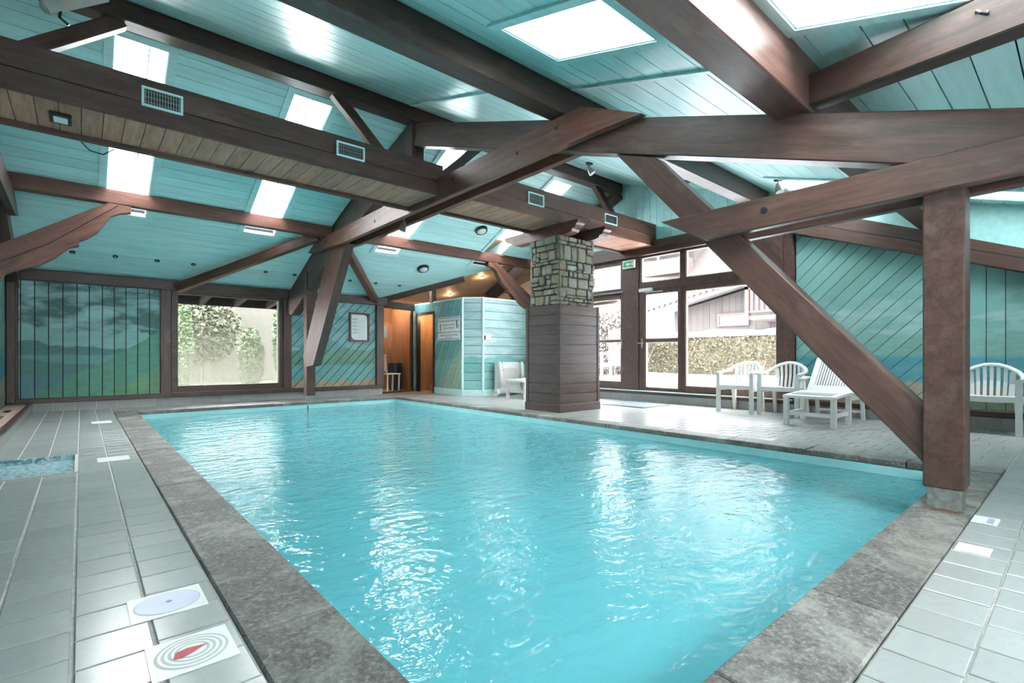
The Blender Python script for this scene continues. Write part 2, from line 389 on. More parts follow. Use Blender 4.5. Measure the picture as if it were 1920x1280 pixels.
# ================================================================== SETTING: floor, pool
PX0, PX1, PY0, PY1 = .66, 5.03, .67, 9.60      # pool edge
CW = .275                                       # coping width
OX0, OX1, OY0, OY1 = PX0-CW-.01, PX1+CW, PY0-CW+.01, PY1+CW
fl = MB()
BATH = (-.55, -.02, 4.93, 5.85)
for r in [(XL-.1, OX0, YN-.1, BATH[2]), (XL-.1, BATH[0], BATH[2], BATH[3]), (BATH[1], OX0, BATH[2], BATH[3]), (XL-.1, OX0, BATH[3], YF+.1),
          (OX0, XR+.1, YN-.1, OY0), (OX1, XR+.1, OY0, YF+.1), (OX0, OX1, OY1, YF+.1), (5.2, 10., YF+.1, 13.6)]:
    fl.box(r[0], r[1], r[2], r[3], -.16, -.006)
floor = fl.build('floor', GROUT, kind='structure', label='grey stoneware tiled pool deck with pale grout lines')
# tiles: nearest 300 one by one, the rest joined
TS = .19; tiles = []
def addtile(x0, x1, y0, y1):
    x0 += .005; x1 -= .005; y0 += .003; y1 -= .003
    if x1-x0 < .02 or y1-y0 < .02: return
    c = ((x0+x1)/2, (y0+y1)/2, 0); p = proj(c); a = 0
    if p and -40 < p[0] < 1960 and 600 < p[1] < 1330: a = ((x1-x0)*(y1-y0))/p[2]**3
    tiles.append((a, x0, x1, y0, y1))
def strip_cols(xs, y0, y1, holes=()):
    for i in range(len(xs)-1):
        y = y0 - random.random()*TS
        while y < y1:
            a, b = max(y, y0), min(y+TS, y1); segs = [(a, b)]
            for (hx0, hx1, hy0, hy1) in holes:
                if xs[i] < hx1-.01 and xs[i+1] > hx0+.01:
                    segs = [s for q in segs for s in ((q[0], min(q[1], hy0)), (max(q[0], hy1), q[1])) if s[1]-s[0] > .01]
            for s in segs: addtile(xs[i], xs[i+1], *s)
            y += TS
def strip_rows(ys, x0, x1):
    for i in range(len(ys)-1):
        x = x0 - random.random()*TS
        while x < x1:
            addtile(max(x, x0), min(x+TS, x1), ys[i], ys[i+1]); x += TS
xs = [XL, -.59, -.40, -.21, -.02, .17, OX0]
strip_cols(xs, YN, YF, [BATH])
n = int((XR-OX1)/TS); strip_cols([OX1+TS*i for i in range(n+1)]+[XR], OY0, 11.0)
ys = [OY0-TS*i for i in range(12)][::-1]; strip_rows(ys, OX0, XR)
strip_rows([OY1, OY1+.19, OY1+.38, OY1+.57, YF], OX0, OX1)
tiles.sort(key=lambda t: -t[0])
cache = {}; rest = MB()
for i, (a, x0, x1, y0, y1) in enumerate(tiles):
    if i < 295:
        key = (round(x1-x0, 3), round(y1-y0, 3))
        if key not in cache:
            hx, hy = key[0]/2, key[1]/2; b_ = .003
            vs = boxv(-hx, hx, -hy, hy, -.008, -.002)+boxv(-hx+b_, hx-b_, -hy+b_, hy-b_, -.002, 0)
            cache[key] = mesh([(-hx, -hy, -.008), (hx, -hy, -.008), (hx, hy, -.008), (-hx, hy, -.008), (-hx, -hy, -.002), (hx, -hy, -.002), (hx, hy, -.002), (-hx, hy, -.002),
                               (-hx+b_, -hy+b_, 0), (hx-b_, -hy+b_, 0), (hx-b_, hy-b_, 0), (-hx+b_, hy-b_, 0)],
                              [(3, 2, 1, 0), (0, 1, 5, 4), (1, 2, 6, 5), (2, 3, 7, 6), (3, 0, 4, 7), (4, 5, 9, 8), (5, 6, 10, 9), (6, 7, 11, 10), (7, 4, 8, 11), (8, 9, 10, 11)])
        link('floor_tile', cache[key], TILE, floor, mw=M.Translation(((x0+x1)/2, (y0+y1)/2, random.uniform(-.001, .0005))))
    else: rest.box(x0, x1, y0, y1, -.008, 0)
rest.build('floor_tiles', TILE, floor, kind='stuff')
# foot bath recess in the deck
fb = empty('foot_bath', (-.26, 5.4, -.12), 'sunken foot bath with blue mosaic lining in the left deck', 'foot bath')
x0, x1, y0, y1 = BATH
MB().box(x0, x1, y0, y1, -.15, -.115).build('bath_floor', MOSA, fb)
MB().box(x0, x1, y1-.02, y1, -.115, -.001).build('back_lip', MOSA, fb)
MB().box(x0, x1, y0, y0+.02, -.115, -.001).build('front_lip', PINK, fb)
MB().box(x1-.02, x1, y0+.02, y1-.02, -.115, -.001).build('end_lip', WHITE, fb)
MB().box(x0+.0, x1-.02, y0+.02, y1-.02, -.115, -.045).build('bath_water', MOSA, fb)
# coping
cope = empty('pool_coping', (PX0, PY0, 0), 'speckled grey stone coping around the pool', kind='structure')
def cslab(x0, x1, y0, y1): box('coping_stone', x0+.003, x1-.003, y0+.003, y1-.003, -.045, .006+random.uniform(-.0015, .0015), COPE, cope, bev=.006)
ys = [OY0, .96, 1.70, 2.44, 3.20, 4.0, 4.8, 5.6, 6.4, 7.2, 8.0, 8.8, OY1]
for a, b in zip(ys, ys[1:]): cslab(OX0, PX0, a, b); cslab(PX1, OX1, a, b)
xs = [PX0, 1.30, 2.04, 2.78, 3.58, 4.32, PX1]
for a, b in zip(xs, xs[1:]): cslab(a, b, OY0, PY0); cslab(a, b, PY1, OY1)
# basin
D = -1.5
pool = MB()
for r in [(PX0-.2, PX0+.02, PY0-.2, PY1+.2), (PX1-.02, PX1+.2, PY0-.2, PY1+.2), (PX0+.02, PX1-.02, PY0-.2, PY0+.02), (PX0+.02, PX1-.02, PY1-.02, PY1+.2)]:
    pool.box(*r, -.22, -.046)
pb = pool.build('pool_basin', LINER, kind='structure', label='pale aqua lined swimming pool basin')
low = MB()
for r in [(PX0-.2, PX0+.02, PY0-.2, PY1+.2), (PX1-.02, PX1+.2, PY0-.2, PY1+.2), (PX0+.02, PX1-.02, PY0-.2, PY0+.02), (PX0+.02, PX1-.02, PY1-.02, PY1+.2)]:
    low.box(*r, D, -.221)
low.box(PX0, PX1, PY0, PY1, D-.1, D); low.build('deep_liner', DEEP, pb)
link('pool_water', mesh([(PX0+.02, PY0+.02, -.115), (PX1-.02, PY0+.02, -.115), (PX1-.02, PY1-.02, -.115), (PX0+.02, PY1-.02, -.115)], [(0, 1, 2, 3)]), WATER,
     kind='structure', label='rippled turquoise water filling the indoor swimming pool')
MB().box(PX0+.02, PX1-.02, PY0+.02, PY0+.021, -.2, -.1).build('liner_seam', LINER, pb)
ov = MB().tube([(3.22, 9.585, -.06), (3.22, 9.575, -.13), (3.22, 9.57, -.17)], .012, 8); ov.build('ladder_anchor', BLACK, label='small dark fitting on the far pool wall under the post', cat='fitting')
# upstands along the walls
def upstand(name, a, b, normal, h=.14, th=.04):
    a, b = V(a), V(b); L = (b-a).length; d = (b-a)/L; n_ = V(normal)*th
    root = link(name, mesh(*(lambda mb: (mb.v, mb.f))(MB().prism([a, b, b+V((0, 0, h-.003)), a+V((0, 0, h-.003))], n_*.85))), GROUT, kind='structure', label=None)
    t = 0; k = 0
    while t < L-.01 and k < 80:
        e = min(t+.26, L); p, q = a+d*(t+.003), a+d*(e-.003)
        slab('upstand_tile', [p, q, q+V((0, 0, h)), p+V((0, 0, h))], n_, d, TILE, root); t = e; k += 1
    return root
upstand('baseboard_far', (XL, YF, 0), (5.22, YF, 0), (0, -1, 0))['label'] = 'low grey tiled upstand under the far wall'
upstand('baseboard_right', (XR, YN, 0), (XR, 8.6, 0), (-1, 0, 0))['label'] = 'low grey tiled upstand under the glazed wall'
# left bench ledge
led = empty('ledge', (-.7, 4.5, 0), 'low tiled ledge with pink brick top along the left wall', kind='structure')
box('ledge_face', -.60, -.56, YN, YF-.06, .0, .12, TILE, led); box('ledge_edge_board', -.60, -.555, YN, YF-.06, .12, .155, TIM, led)
y = YN+.02
while y < YF-.3:
    box('ledge_brick', XL+.02, -.605, y, y+.215, .02, .14, PINK, led, bev=.004); y += .222
box('ledge_slot', -.76, -.70, 8.2, 8.55, .139, .143, BLACK, led); box('ledge_slot', -.76, -.70, 9.1, 9.4, .139, .143, BLACK, led)
# ================================================================== CEILING
def ceil_segments():
    far, near = [], []
    def grid(y0, y1, nb, edges):
        g = [y0+(y1-y0)*i/nb for i in range(nb+1)]
        for e in edges: g[min(range(len(g)), key=lambda i: abs(g[i]-e))] = e
        return g
    g = grid(6.1, 10.62, 30, FSY)
    for a, b in zip(g, g[1:]):
        ym = (a+b)/2
        ends = lambda y: min(XR, 5.28+max(0, (10.54-y))/.96*1.31) if y > 8.4 else XR
        cuts = [XL]
        if FSY[0] < ym < FSY[1]:
            for h in FSKY: cuts += [h[0], h[1]]
        cuts.append(None)
        for j in range(0, len(cuts), 2):
            x0, x1 = cuts[j], cuts[j+1]
            xa, xb = (x1, x1) if x1 is not None else (ends(a), ends(b))
            if xa > x0+.02: far.append((x0, xa, max(xb, x0+.01), a, b))
    g = grid(YN, 6.1, 40, sorted({e for h in NSKY for e in h[2:]}))
    for a, b in zip(g, g[1:]):
        ym = (a+b)/2; cuts = [XL]
        for h in sorted(h for h in NSKY if h[2] < ym < h[3]): cuts += [h[0], h[1]]
        cuts.append(XR)
        for j in range(0, len(cuts), 2): near.append((cuts[j], cuts[j+1], cuts[j+1], a, b))
    return far, near
cf, cn_ = ceil_segments()
back = MB()
for segs, zz in ((cf, zf), (cn_, zn)):
    for (x0, xa, xb, a, b) in segs:
        vs = [(x0, a, zz(a)+.022), (xa, a, zz(a)+.022), (xb, b, zz(b)+.022), (x0, b, zz(b)+.022)]
        back.prism(vs, (0, 0, .06))
ceil = back.build('ceiling', DARK, kind='structure', label='pitched ceiling of teal painted boards')
for segs, zz, mt in ((cf, zf, TEALF), (cn_, zn, TEAL)):
    for (x0, xa, xb, a, b) in segs:
        g = .004; a, b = a+g, b-g
        slab('ceiling_board', [(x0+.002, a, zz(a)), (xa-.002, a, zz(a)), (xb-.002, b, zz(b)), (x0+.002, b, zz(b))], (0, 0, .02), (1, 0, 0), mt, ceil)
# skylights
wn = 0
def skylight(x0, x1, y0, y1, zz, lab, dp=.30):
    global wn; wn += 1
    s = (zz(y1)-zz(y0))/(y1-y0); n_ = V((0, -s, 1)).normalized(); H = n_*.30
    P = lambda x, y, o=0: V((x, y, zz(y))) + n_*o
    root = empty('window_%d' % wn, P((x0+x1)/2, (y0+y1)/2), lab, kind='structure')
    t = .012
    for (p, q, e) in (((x0, y0), (x0, y1), (t, 0)), ((x1, y0), (x1, y1), (-t, 0)), ((x0, y0), (x1, y0), (0, t)), ((x0, y1), (x1, y1), (0, -t))):
        MB().prism([P(*p, -.012), P(*q, -.012), P(*q, dp+.02), P(*p, dp+.02)], (e[0], e[1], e[1]*s)).build('reveal', WELL, root)
    wd = .075
    for (a, b, c, d) in ((x0-wd, x0, y0-wd, y1+wd), (x1, x1+wd, y0-wd, y1+wd), (x0, x1, y0-wd, y0), (x0, x1, y1, y1+wd)):
        MB().prism([P(a, c, -.022), P(b, c, -.022), P(b, d, -.022), P(a, d, -.022)], n_*.02).build('casing', TRIMT, root)
    for f_ in (((x0+x1)/2+.08, (x0+x1)/2+.10),) if dp < .4 else ():
        MB().prism([P(f_[0], y0, dp-.04), P(f_[1], y0, dp-.04), P(f_[1], y1, dp-.04), P(f_[0], y1, dp-.04)], n_*.04).build('glazing_bar', METAL, root)
    MB().prism([P(x0, y0, dp), P(x1, y0, dp), P(x1, y1, dp), P(x0, y1, dp)], n_*.006).build('pane', GLASS, root)
for i, (a, b) in enumerate(FSKY):
    skylight(a, b, FSY[0], FSY[1], zf, ['long roof light by the left wall on the far slope', 'second long roof light from the left on the far slope', 'third long roof light, behind the crossing truss', 'rightmost long roof light above the changing cabin'][i])
NL = ['large white lined roof light at the top centre', 'bright roof light beside the heavy purlin at the top right', 'roof light on the near slope before the gable', 'roof light strip above the gable rafter at far right']
for i, h in enumerate(NSKY): skylight(*h, zn, NL[i], .56)
pl = empty('tube_lamp', (.0, 5.8, 4.0), 'pale grey tube lamp under the ceiling in the top left corner', 'lamp')
MB().tube([(-.25, 5.8, 3.81), (-.23, 5.8, 3.825), (.16, 5.8, 4.12)], [.03, .055, .055], 16).build('lamp_tube', GREYP, pl, smooth=False)
MB().tube([(-.13, 5.8, 3.88), (-.14, 5.8, 3.78), (-.08, 5.8, 3.74)], .012, 8).build('lamp_bracket', BLACK, pl); MB().tube([(-.05, 5.8, 3.97), (-.05, 5.8, zn(5.8))], .012, 8).build('hanger', BLACK, pl)
tr = empty('trim_1', (3.5, 3, zn(3)), 'thin teal ceiling battens over the main truss', kind='structure')
for (xx, a, b) in ((3.55, 1.5, 3.25), (3.35, 3.55, 6.0), (5.15, 1.5, 3.25), (6.9, -1.5, 1.1)):
    MB().prism([(xx, a, zn(a)-.022), (xx+.05, a, zn(a)-.022), (xx+.05, b, zn(b)-.022), (xx, b, zn(b)-.022)], (0, 0, .02)).build('batten', TRIMT, tr)
# recessed spots and dome lamps on the far slope
fn = V((0, -.469, -1)).normalized()
for k, x in enumerate([-.10, .41, .95, 1.46, 2.03, 2.61, 3.13, 3.66, 4.24, 4.81, 5.38]):
    c = V((x, 10.06, zf(10.06)))
    o = empty('recessed_spot', c, ['leftmost black rimmed recessed spot above the painted panel', 'second recessed spot from the left wall', 'third recessed spot from the left wall', 'fourth recessed spot, left of the diagonal brace', 'recessed spot half hidden by the left diagonal brace', 'recessed spot above the right half of the garden window', 'recessed spot behind the far end of the truss', 'recessed spot just right of the far post', 'recessed spot above the framed notice', 'recessed spot right of the right diagonal brace', 'rightmost recessed spot above the corridor doorway'][k], 'ceiling spot', 'recessed spots above the far wall')
    mb = MB().tube([c-fn*.002, c+fn*.010], .036, 20); mb.build('rim', BLACK, o); MB().tube([c+fn*.008, c+fn*.0115], .016, 14).build('lens', METAL, o)
for k, (x, y) in enumerate(((5.57, 9.37), (6.09, 7.99))):
    c = V((x, y, zf(y))); o = empty('dome_lamp', c, ['round bulkhead lamp nearer the corridor doorway', 'round bulkhead lamp nearer the ridge beside the duct'][k], 'ceiling lamp', 'round bulkhead lamps on the far slope')
    MB().tube([c, c+fn*.05], [.13, .12], 28).build('rim', BLACK, o)
    pts = [c+fn*(.03+.05*sin(t)) for t in [i*pi/2/6 for i in range(7)]]; MB().tube(pts, [.10*cos(i*pi/2/6)+.001 for i in range(7)], 24).build('diffuser', WHITE, o, smooth=True)
# ================================================================== FAR WALL
wf = empty('wall_far', (2, YF, 0), 'far wall of dark timber posts with painted board panels', kind='structure')
y3 = lambda yy: (lambda a, b: (a, yy, b))
for (a, b) in ((XL-.1, 1.16), (3.10, 5.22)): box('wall_backing', a, b, YF+.02, YF+.12, 0, 2.3, DARK, wf)
box('wall_backing', 1.16, 3.10, YF+.02, YF+.12, 0, .2, DARK, wf); box('wall_backing', 1.16, 3.10, YF+.02, YF+.12, 2.0, 2.3, DARK, wf)
boards(wf, [(-.74, .20), (1.05, .20), (1.05, 2.02), (-.74, 2.02)], pi/2, .158, y3(YF), (0, .02, 0), MUR1, 'wall_board', gap=.012)
boards(wf, [(3.20, .20), (5.06, .20), (5.06, 2.04), (3.20, 2.04)], radians(47), .15, y3(YF), (0, .02, 0), MUR2, 'wall_board', gap=.013)
beam('wall_plate', (XL, YF-.05, 2.105), (5.30, YF-.05, 2.105), .14, .17, TIM, wf)
beam('sill_plate', (XL, YF-.035, .178), (5.22, YF-.035, .178), .11, .075, TIM, wf)
for (a, b) in ((-.80, -.72), (1.04, 1.20), (3.06, 3.22), (5.06, 5.24)): 
    beam('wall_post', ((a+b)/2, YF-.02, .21), ((a+b)/2, YF-.02, 2.03), .10, b-a, TIM, wf)
w1 = empty('window_%d' % (wn+1), (2.1, YF, .3), 'large steamed picture window looking onto ivy and shrubs', kind='structure'); wn += 1
for (a, b, c, d) in ((1.20, 1.30, .22, 2.03), (2.99, 3.06, .22, 2.03), (1.30, 2.99, .22, .335), (1.30, 2.99, 1.965, 2.03)):
    box('frame_member', a, b, YF-.05, YF+.05, c, d, TIM, w1, bev=.006)
box('pane', 1.30, 2.99, YF+.02, YF+.026, .335, 1.965, FOGG, w1)
box('inner_bead', 2.965, 2.99, YF-.01, YF+.02, .335, 1.965, CREAM, w1)
# left wall
wl = empty('wall_left', (XL, 4, 0), 'left gable wall of painted boards', kind='structure')
lp = [(YN, 0), (10.6, 0), (10.6, 2.2), (6.1, 4.36), (YN, 1.94)]
MB().prism([(XL-.02, a, b) for a, b in lp], (-.08, 0, 0)).build('wall_backing', DARK, wl)
boards(wl, lp, pi/2, .16, lambda a, b: (XL, a, b), (-.02, 0, 0), MUR3, 'wall_board')
# near wall behind the viewpoint, with an unseen window added to brighten the room
wnr = MB()
for r in ((XL-.1, .0, 0, 2.1), (.0, 2.6, 0, .8), (.0, 2.6, 1.75, 2.1), (2.6, XR+.1, 0, 2.1)):
    wnr.box(r[0], r[1], YN-.1, YN, r[2], r[3])
wnr.build('wall_near', TRIMT, kind='structure', label='near wall behind the viewpoint with one wide window added for light')
for (a, b) in ((.0, 2.6),):
    wn += 1; o = empty('window_%d' % wn, (a, YN, .5), 'unseen wide window added in the near wall for fill light', kind='structure')
    box('frame_member', a, b, YN-.09, YN-.01, .8, .86, TIM, o); box('frame_member', a, b, YN-.09, YN-.01, 1.69, 1.75, TIM, o)
    for q in (a, (a+b)/2-.03, b-.06): box('frame_member', q, q+.06, YN-.09, YN-.01, .86, 1.69, TIM, o)
    box('pane', a+.06, b-.06, YN-.06, YN-.054, .86, 1.69, GLASS, o)
# ================================================================== RIGHT WALL (gable)
SX = XR/8.05
def RW(y, z): return y*SX, CH+(z-CH)*SX
def rbox(name, y0, y1, z0, z1, m, parent, d0=-.05, d1=.05, bev=.006):
    a, c = RW(y0, z0); b, d = RW(y1, z1); return box(name, XR+d0, XR+d1, a, b, c, d, m, parent, bev=bev)
wr = empty('wall_right', (XR, 4, 0), 'right gable wall with painted diagonal and upright boards', kind='structure')
x3 = lambda a, b: (XR, a, b)
def rpoly(pts): return [RW(*p) for p in pts]
top = lambda y: zn(y)+.05 if y < 6.1 else zf(y)+.05
# panels beside the glazing
pA = [(1.16, .21), RW(2.84, .2), RW(2.84, 2.66), (1.16, 2.10)]
pA[1] = (pA[1][0], .21)
boards(wr, pA, radians(-45), .145, x3, (.02, 0, 0), MUR3, 'wall_board')
pB = [(YN, .21), (1.13, .21), (1.13, 2.06), (YN, 1.05)]
boards(wr, pB, pi/2, .165, x3, (.02, 0, 0), MUR3, 'wall_board')
MB().prism([(XR+.021, a, b) for a, b in [(YN, 0), (2.95, 0), (2.95, 3.4), (YN, 1.98)]], (.08, 0, 0)).build('wall_backing', DARK, wr)
beam('sill_plate', (XR-.035, YN, .178), (XR-.035, 8.6, .178), .11, .075, TIM, wr)
# gable top boards
gA = [(2.95, 3.04), (7.0, 3.04), (8.6, 3.04), (8.6, zf(8.6)+.03), (6.1, 4.34), (2.95, zn(2.95)+.03)]
boards(wr, gA, pi/2, .15, x3, (.02, 0, 0), TEALF, 'gable_board')
MB().prism([(XR+.021, a, b) for a, b in gA], (.08, 0, 0)).build('wall_backing', DARK, wr)
MB().prism([(XR, a, b) for a, b in [(7.05, .2), (8.6, .2), (8.6, 3.1), (7.05, 3.1)]], (.1, 0, 0)).build('wall_backing', TEALF, wr)
MB().prism([(XR+.001, a, b) for a, b in [(YN, 1.30), (2.95, 2.72), (2.95, zn(2.95)+.03), (YN, zn(YN)+.03)]], (.02, 0, 0)).build('wall_backing', TEALF, wr)
# glazing: beam, posts, doors
a, z_ = RW(6.95, 2.87); b, _ = RW(2.86, 2.87)
beam('glazing_beam', (XR-.05, 8.6, z_), (XR-.05, b, z_), .16, .25, TIM, wr)
rbox('center_post', 5.57, 5.955, .20, 2.75, TIM, wr, -.07, .07); rbox('jamb_post', 2.86, 3.00, .20, 2.75, TIM, wr, -.07, .07); rbox('jamb_post', 3.0, 3.11, .2, 2.75, TIM, wr, -.05, .05)
rbox('jamb_post', 6.86, 7.05, .2, 2.75, TIM, wr, -.07, .07)
rbox('sill_nosing', 2.86, 7.0, .205, .222, TRIMT, wr, -.11, -.04, 0)
def glazed(kind_no, lab, panes, members, extra=()):
    o = empty(kind_no, (XR, RW(panes[0][0], 0)[0], .2), lab, kind='structure')
    for m_ in members: rbox('frame_member', *m_, TIM, o)
    for (y0, y1, z0, z1) in panes:
        rbox('pane', y0, y1, z0, z1, GLASS, o, -.003, .003, 0)
        t = .012
        for q in ((y0, y0+t, z0, z1), (y1-t, y1, z0, z1), (y0, y1, z0, z0+t), (y0, y1, z1-t, z1)): rbox('glazing_bead', *q, CREAM, o, -.03, -.004, 0)
    return o
d1 = glazed('door_1', 'glazed terrace door with a middle rail, right of the centre post', [(4.76, 5.43, 1.19, 2.02), (4.76, 5.43, .285, 1.125)],
       [(4.69, 4.76, .225, 2.10), (5.43, 5.57, .225, 2.10), (4.76, 5.43, 1.125, 1.19), (4.76, 5.43, .225, .285), (4.76, 5.43, 2.02, 2.10)])
glazed('window_%d' % (wn+1), 'transom light above the terrace door', [(4.72, 5.52, 2.25, 2.715)], [(4.60, 4.72, 2.10, 2.75), (5.52, 5.57, 2.25, 2.75), (4.72, 5.57, 2.10, 2.25), (4.72, 5.52, 2.715, 2.75)])
glazed('window_%d' % (wn+2), 'large fixed pane facing the clipped hedge', [(3.11, 4.61, .34, 2.01)], [(4.61, 4.69, .225, 2.10), (3.11, 4.61, .225, .34), (3.11, 4.61, 2.01, 2.10)])
glazed('window_%d' % (wn+3), 'transom light above the large pane, cut by the strut', [(3.11, 4.60, 2.25, 2.715)], [(3.11, 4.60, 2.10, 2.25), (3.11, 4.60, 2.715, 2.75)])
d2 = glazed('door_2', 'glazed door with a middle rail, left of the centre post', [(6.00, 6.78, 1.19, 1.99), (6.00, 6.78, .365, 1.145)],
       [(5.955, 6.00, .225, 2.08), (6.78, 6.86, .225, 2.08), (6.0, 6.78, 1.145, 1.19), (6.0, 6.78, .225, .365), (6.0, 6.78, 1.99, 2.08)])
glazed('window_%d' % (wn+4), 'transom light above the left terrace door', [(6.0, 6.78, 2.19, 2.655)], [(5.955, 6.86, 2.08, 2.19), (5.955, 6.86, 2.655, 2.75), (5.955, 6.0, 2.19, 2.655), (6.78, 6.86, 2.19, 2.655)])
wn += 4
for (dd, y, nm) in ((d1, 5.52, 'door_closer'), (d2, 6.02, 'door_closer')):
    if dd is d1: rbox(nm, 5.26, 5.54, 2.07, 2.13, WHITE, dd, -.11, -.05); rbox('closer_arm', 5.05, 5.42, 2.045, 2.06, METAL, dd, -.09, -.06, 0)
    else: rbox('closer_rail', 5.9, 6.8, 2.105, 2.125, METAL, dd, -.09, -.05, 0)
    yy = 5.50 if dd is d1 else 5.975
    rbox('handle_plate', yy-.015, yy+.015, 1.02, 1.2, METAL, dd, -.058, -.048, 0); rbox('handle', yy-.05, yy+.07, 1.10, 1.12, METAL, dd, -.10, -.08, 0)
# arched bracket in the upper right of the glazing
ab = [(3.0, 2.70), (3.46, 2.72), (3.44, 2.62), (3.36, 2.56), (3.37, 2.48), (3.28, 2.44), (3.22, 2.20), (3.10, 2.0), (3.0, 1.86)]
slab('arched_bracket', [(XR-.13, *RW(*p)) for p in ab], (.1, 0, 0), (0, .6, .8), TIM, label='scalloped timber bracket at the upper right corner of the glazing', cat='bracket')
# gable rafters
pts = [(2.86, 2.68), (1.39, 2.15), (.47, 1.79), (-1.7, 1.0)]
lo = rpoly(pts); hi = [(a, b+.40) for a, b in lo]
gr = slab('gable_rafter', [(XR-.14, *p) for p in (lo[0], lo[-1], (hi[-1][0], hi[-1][1]-.25), hi[0])], (.14, 0, 0), (0, -1, -.36), TIM, label='heavy cracked rafter sloping down the right gable wall', cat='rafter', bev=.008)
slab('drying_crack', [(XR-.143, *p) for p in ((lo[0][0], lo[0][1]+.165), (lo[-1][0], lo[-1][1]+.145), (lo[-1][0], lo[-1][1]+.155), (lo[0][0], lo[0][1]+.18))], (.01, 0, 0), (0, -1, -.36), DARK, gr)
beam('gable_rafter', (XR-.07, 6.12, 4.10), (XR-.07, 8.6, zf(8.6)-.2), .14, .2, label='rafter of the right gable falling behind the stone column', cat='rafter')
# ================================================================== ROOF TIMBERS
def NX(y): return 3.65-.025*y                # line of the main truss, near half
def FX(y): return 4.04-.086*y                # far half
def truss(name, pts, off, th, along, m=None, bev=.008, fx=NX, **k):
    return slab(name, [(fx(y)+off, y, z) for y, z in pts], (th, 0, 0), along, m, bev=bev, **k)
# purlins
def purlin(y0, y1, z0, z1, x0, x1, lab, m=None): return beam('purlin', (x0, (y0+y1)/2, (z0+z1)/2), (x1, (y0+y1)/2, (z0+z1)/2), y1-y0, z1-z0, m, label=lab, cat='beam', group=None)
purlin(6.06, 6.26, 4.10, 4.31, XL, 8.15, 'long dark ridge purlin at the top of the far slope')
purlin(3.28, 3.48, 3.19, 3.45, XL, XR-.02, 'dark purlin crossing the top centre of the ceiling')
purlin(1.19, 1.41, 2.475, 2.82, XL, XR-.02, 'heaviest purlin at the top right, lit by the roof light')
purlin(8.58, 8.72, 2.92, 3.11, XL, FX(8.6)+.0, 'lower purlin left of the main truss with reddish light patches', TIMR)
purlin(8.58, 8.72, 2.94, 3.14, FX(8.6)+.3, XR-.02, 'lower purlin right of the main truss towards the stone column', TIMR)
# main truss
truss('rafter', [(6.25, 4.14), (-1.68, 1.505), (-1.68, 1.19), (6.25, 3.83)], 0, .17, (0, -1, -.332), TIM, label='principal rafter of the main truss sloping down to the right', cat='rafter')
truss('rafter', [(6.25, 4.14), (6.78, 3.94), (8.00, 3.42), (9.46, 2.73), (10.58, 2.06), (10.58, 1.72), (10.34, 1.68), (8.53, 2.66), (7.25, 3.22), (6.25, 3.70)], 0, .17, (0, 1, -.46), TIM, fx=FX, bev=0, label='principal rafter of the main truss falling to the far wall', cat='rafter')
def MX(y): return NX(y) if y < 6.2 else FX(y)
def tie(off, th, lab):
    y0, y1 = 2.45, 9.50
    pts = [(2.45, 2.90), (3.05, 3.165), (8.95, 2.93), (9.50, 2.79), (9.30, 2.72), (2.75, 2.875)]
    pts = [(2.42, 2.875), (3.06, 3.165), (8.98, 2.925), (9.52, 2.80), (9.36, 2.755), (8.0, 2.715), (2.86, 2.875)]
    f = lambda y: 3.585-(y-2.45)*(3.585-3.225)/(9.5-2.45)
    return slab('tie_beam', [(f(y)+off, y, z) for y, z in pts], (th, 0, 0), (0, 1, -.03), TIMR, label=lab, cat='beam')
tie(-.075, .075, 'front plank of the paired tie beam with bolt holes, crossing the duct')
tie(.17, .075, 'rear plank of the paired tie beam, seen below the front one')
for off, lab in ((-.075, 'front plank of the paired low tie beam resting on the near post'), (.17, 'rear plank of the paired low tie beam over the near post')):
    truss('tie_beam', [(2.25, 1.94), (-1.6, 2.0), (-1.6, 1.84), (1.88, 1.73)], off, .075, (0, -1, .02), TIM, label=lab, cat='beam')
pn = empty('timber_post', (3.7, .53, 0), 'thick dark post at the near pool edge on a steel shoe', 'post')
box('post_shaft', 3.615, 3.80, .435, .615, .125, 1.80, TIM, pn, bev=.008)
box('steel_shoe', 3.63, 3.785, .452, .598, .006, .13, METAL, pn, bev=.003)
MB().prism([(3.595, .46, .007), (3.60, .52, .007), (3.585, .57, .007), (3.61, .625, .007), (3.64, .61, .007), (3.64, .44, .007)], (0, 0, .0012)).build('rust_stain', RUST, pn)
truss('strut', [(.615, .245), (2.75, 2.66), (2.36, 2.52), (.615, .565)], .02, .15, (0, .66, .75), TIM, label='thick diagonal strut rising from the near post to the rafter', cat='strut')
pf = empty('timber_post', (3.28, 9.72, 0), 'slim far post standing on a steel shoe at the far pool edge', 'post')
box('post_shaft', 3.20, 3.36, 9.58, 9.76, .12, 2.45, TIM, pf, bev=.008); box('steel_shoe', 3.22, 3.34, 9.62, 9.73, .006, .13, METAL, pf)
truss('strut', [(9.60, .66), (9.72, .86), (8.66, 2.74), (8.05, 2.74), (9.28, .70)], -.03, .15, (0, -.5, .86), TIMR, fx=FX, bev=0, label='slanting strut from the far post up to the tie beam', cat='strut')
beam('king_post', (3.56, 6.2, 2.9), (3.56, 6.2, 4.10), .17, .2, label='short upright king post under the ridge purlin', cat='post')
def brace(p0, p1, lab, wd=.11, h=.13, m=None): return beam('brace', p0, p1, wd, h, m, label=lab, cat='brace')
brace((2.38, 6.16, 4.16), (3.42, 6.16, 3.18), 'wind brace left of the king post under the ridge')
brace((4.72, 6.16, 4.16), (3.66, 6.16, 3.18), 'wind brace right of the king post crossing a roof light')
brace((7.35, 6.16, 4.2), (8.16, 6.16, 3.45), 'wind brace from the ridge to the right gable wall')
brace((.30, 6.16, 4.12), (-.80, 6.16, 3.22), 'wind brace from the ridge to the left wall')
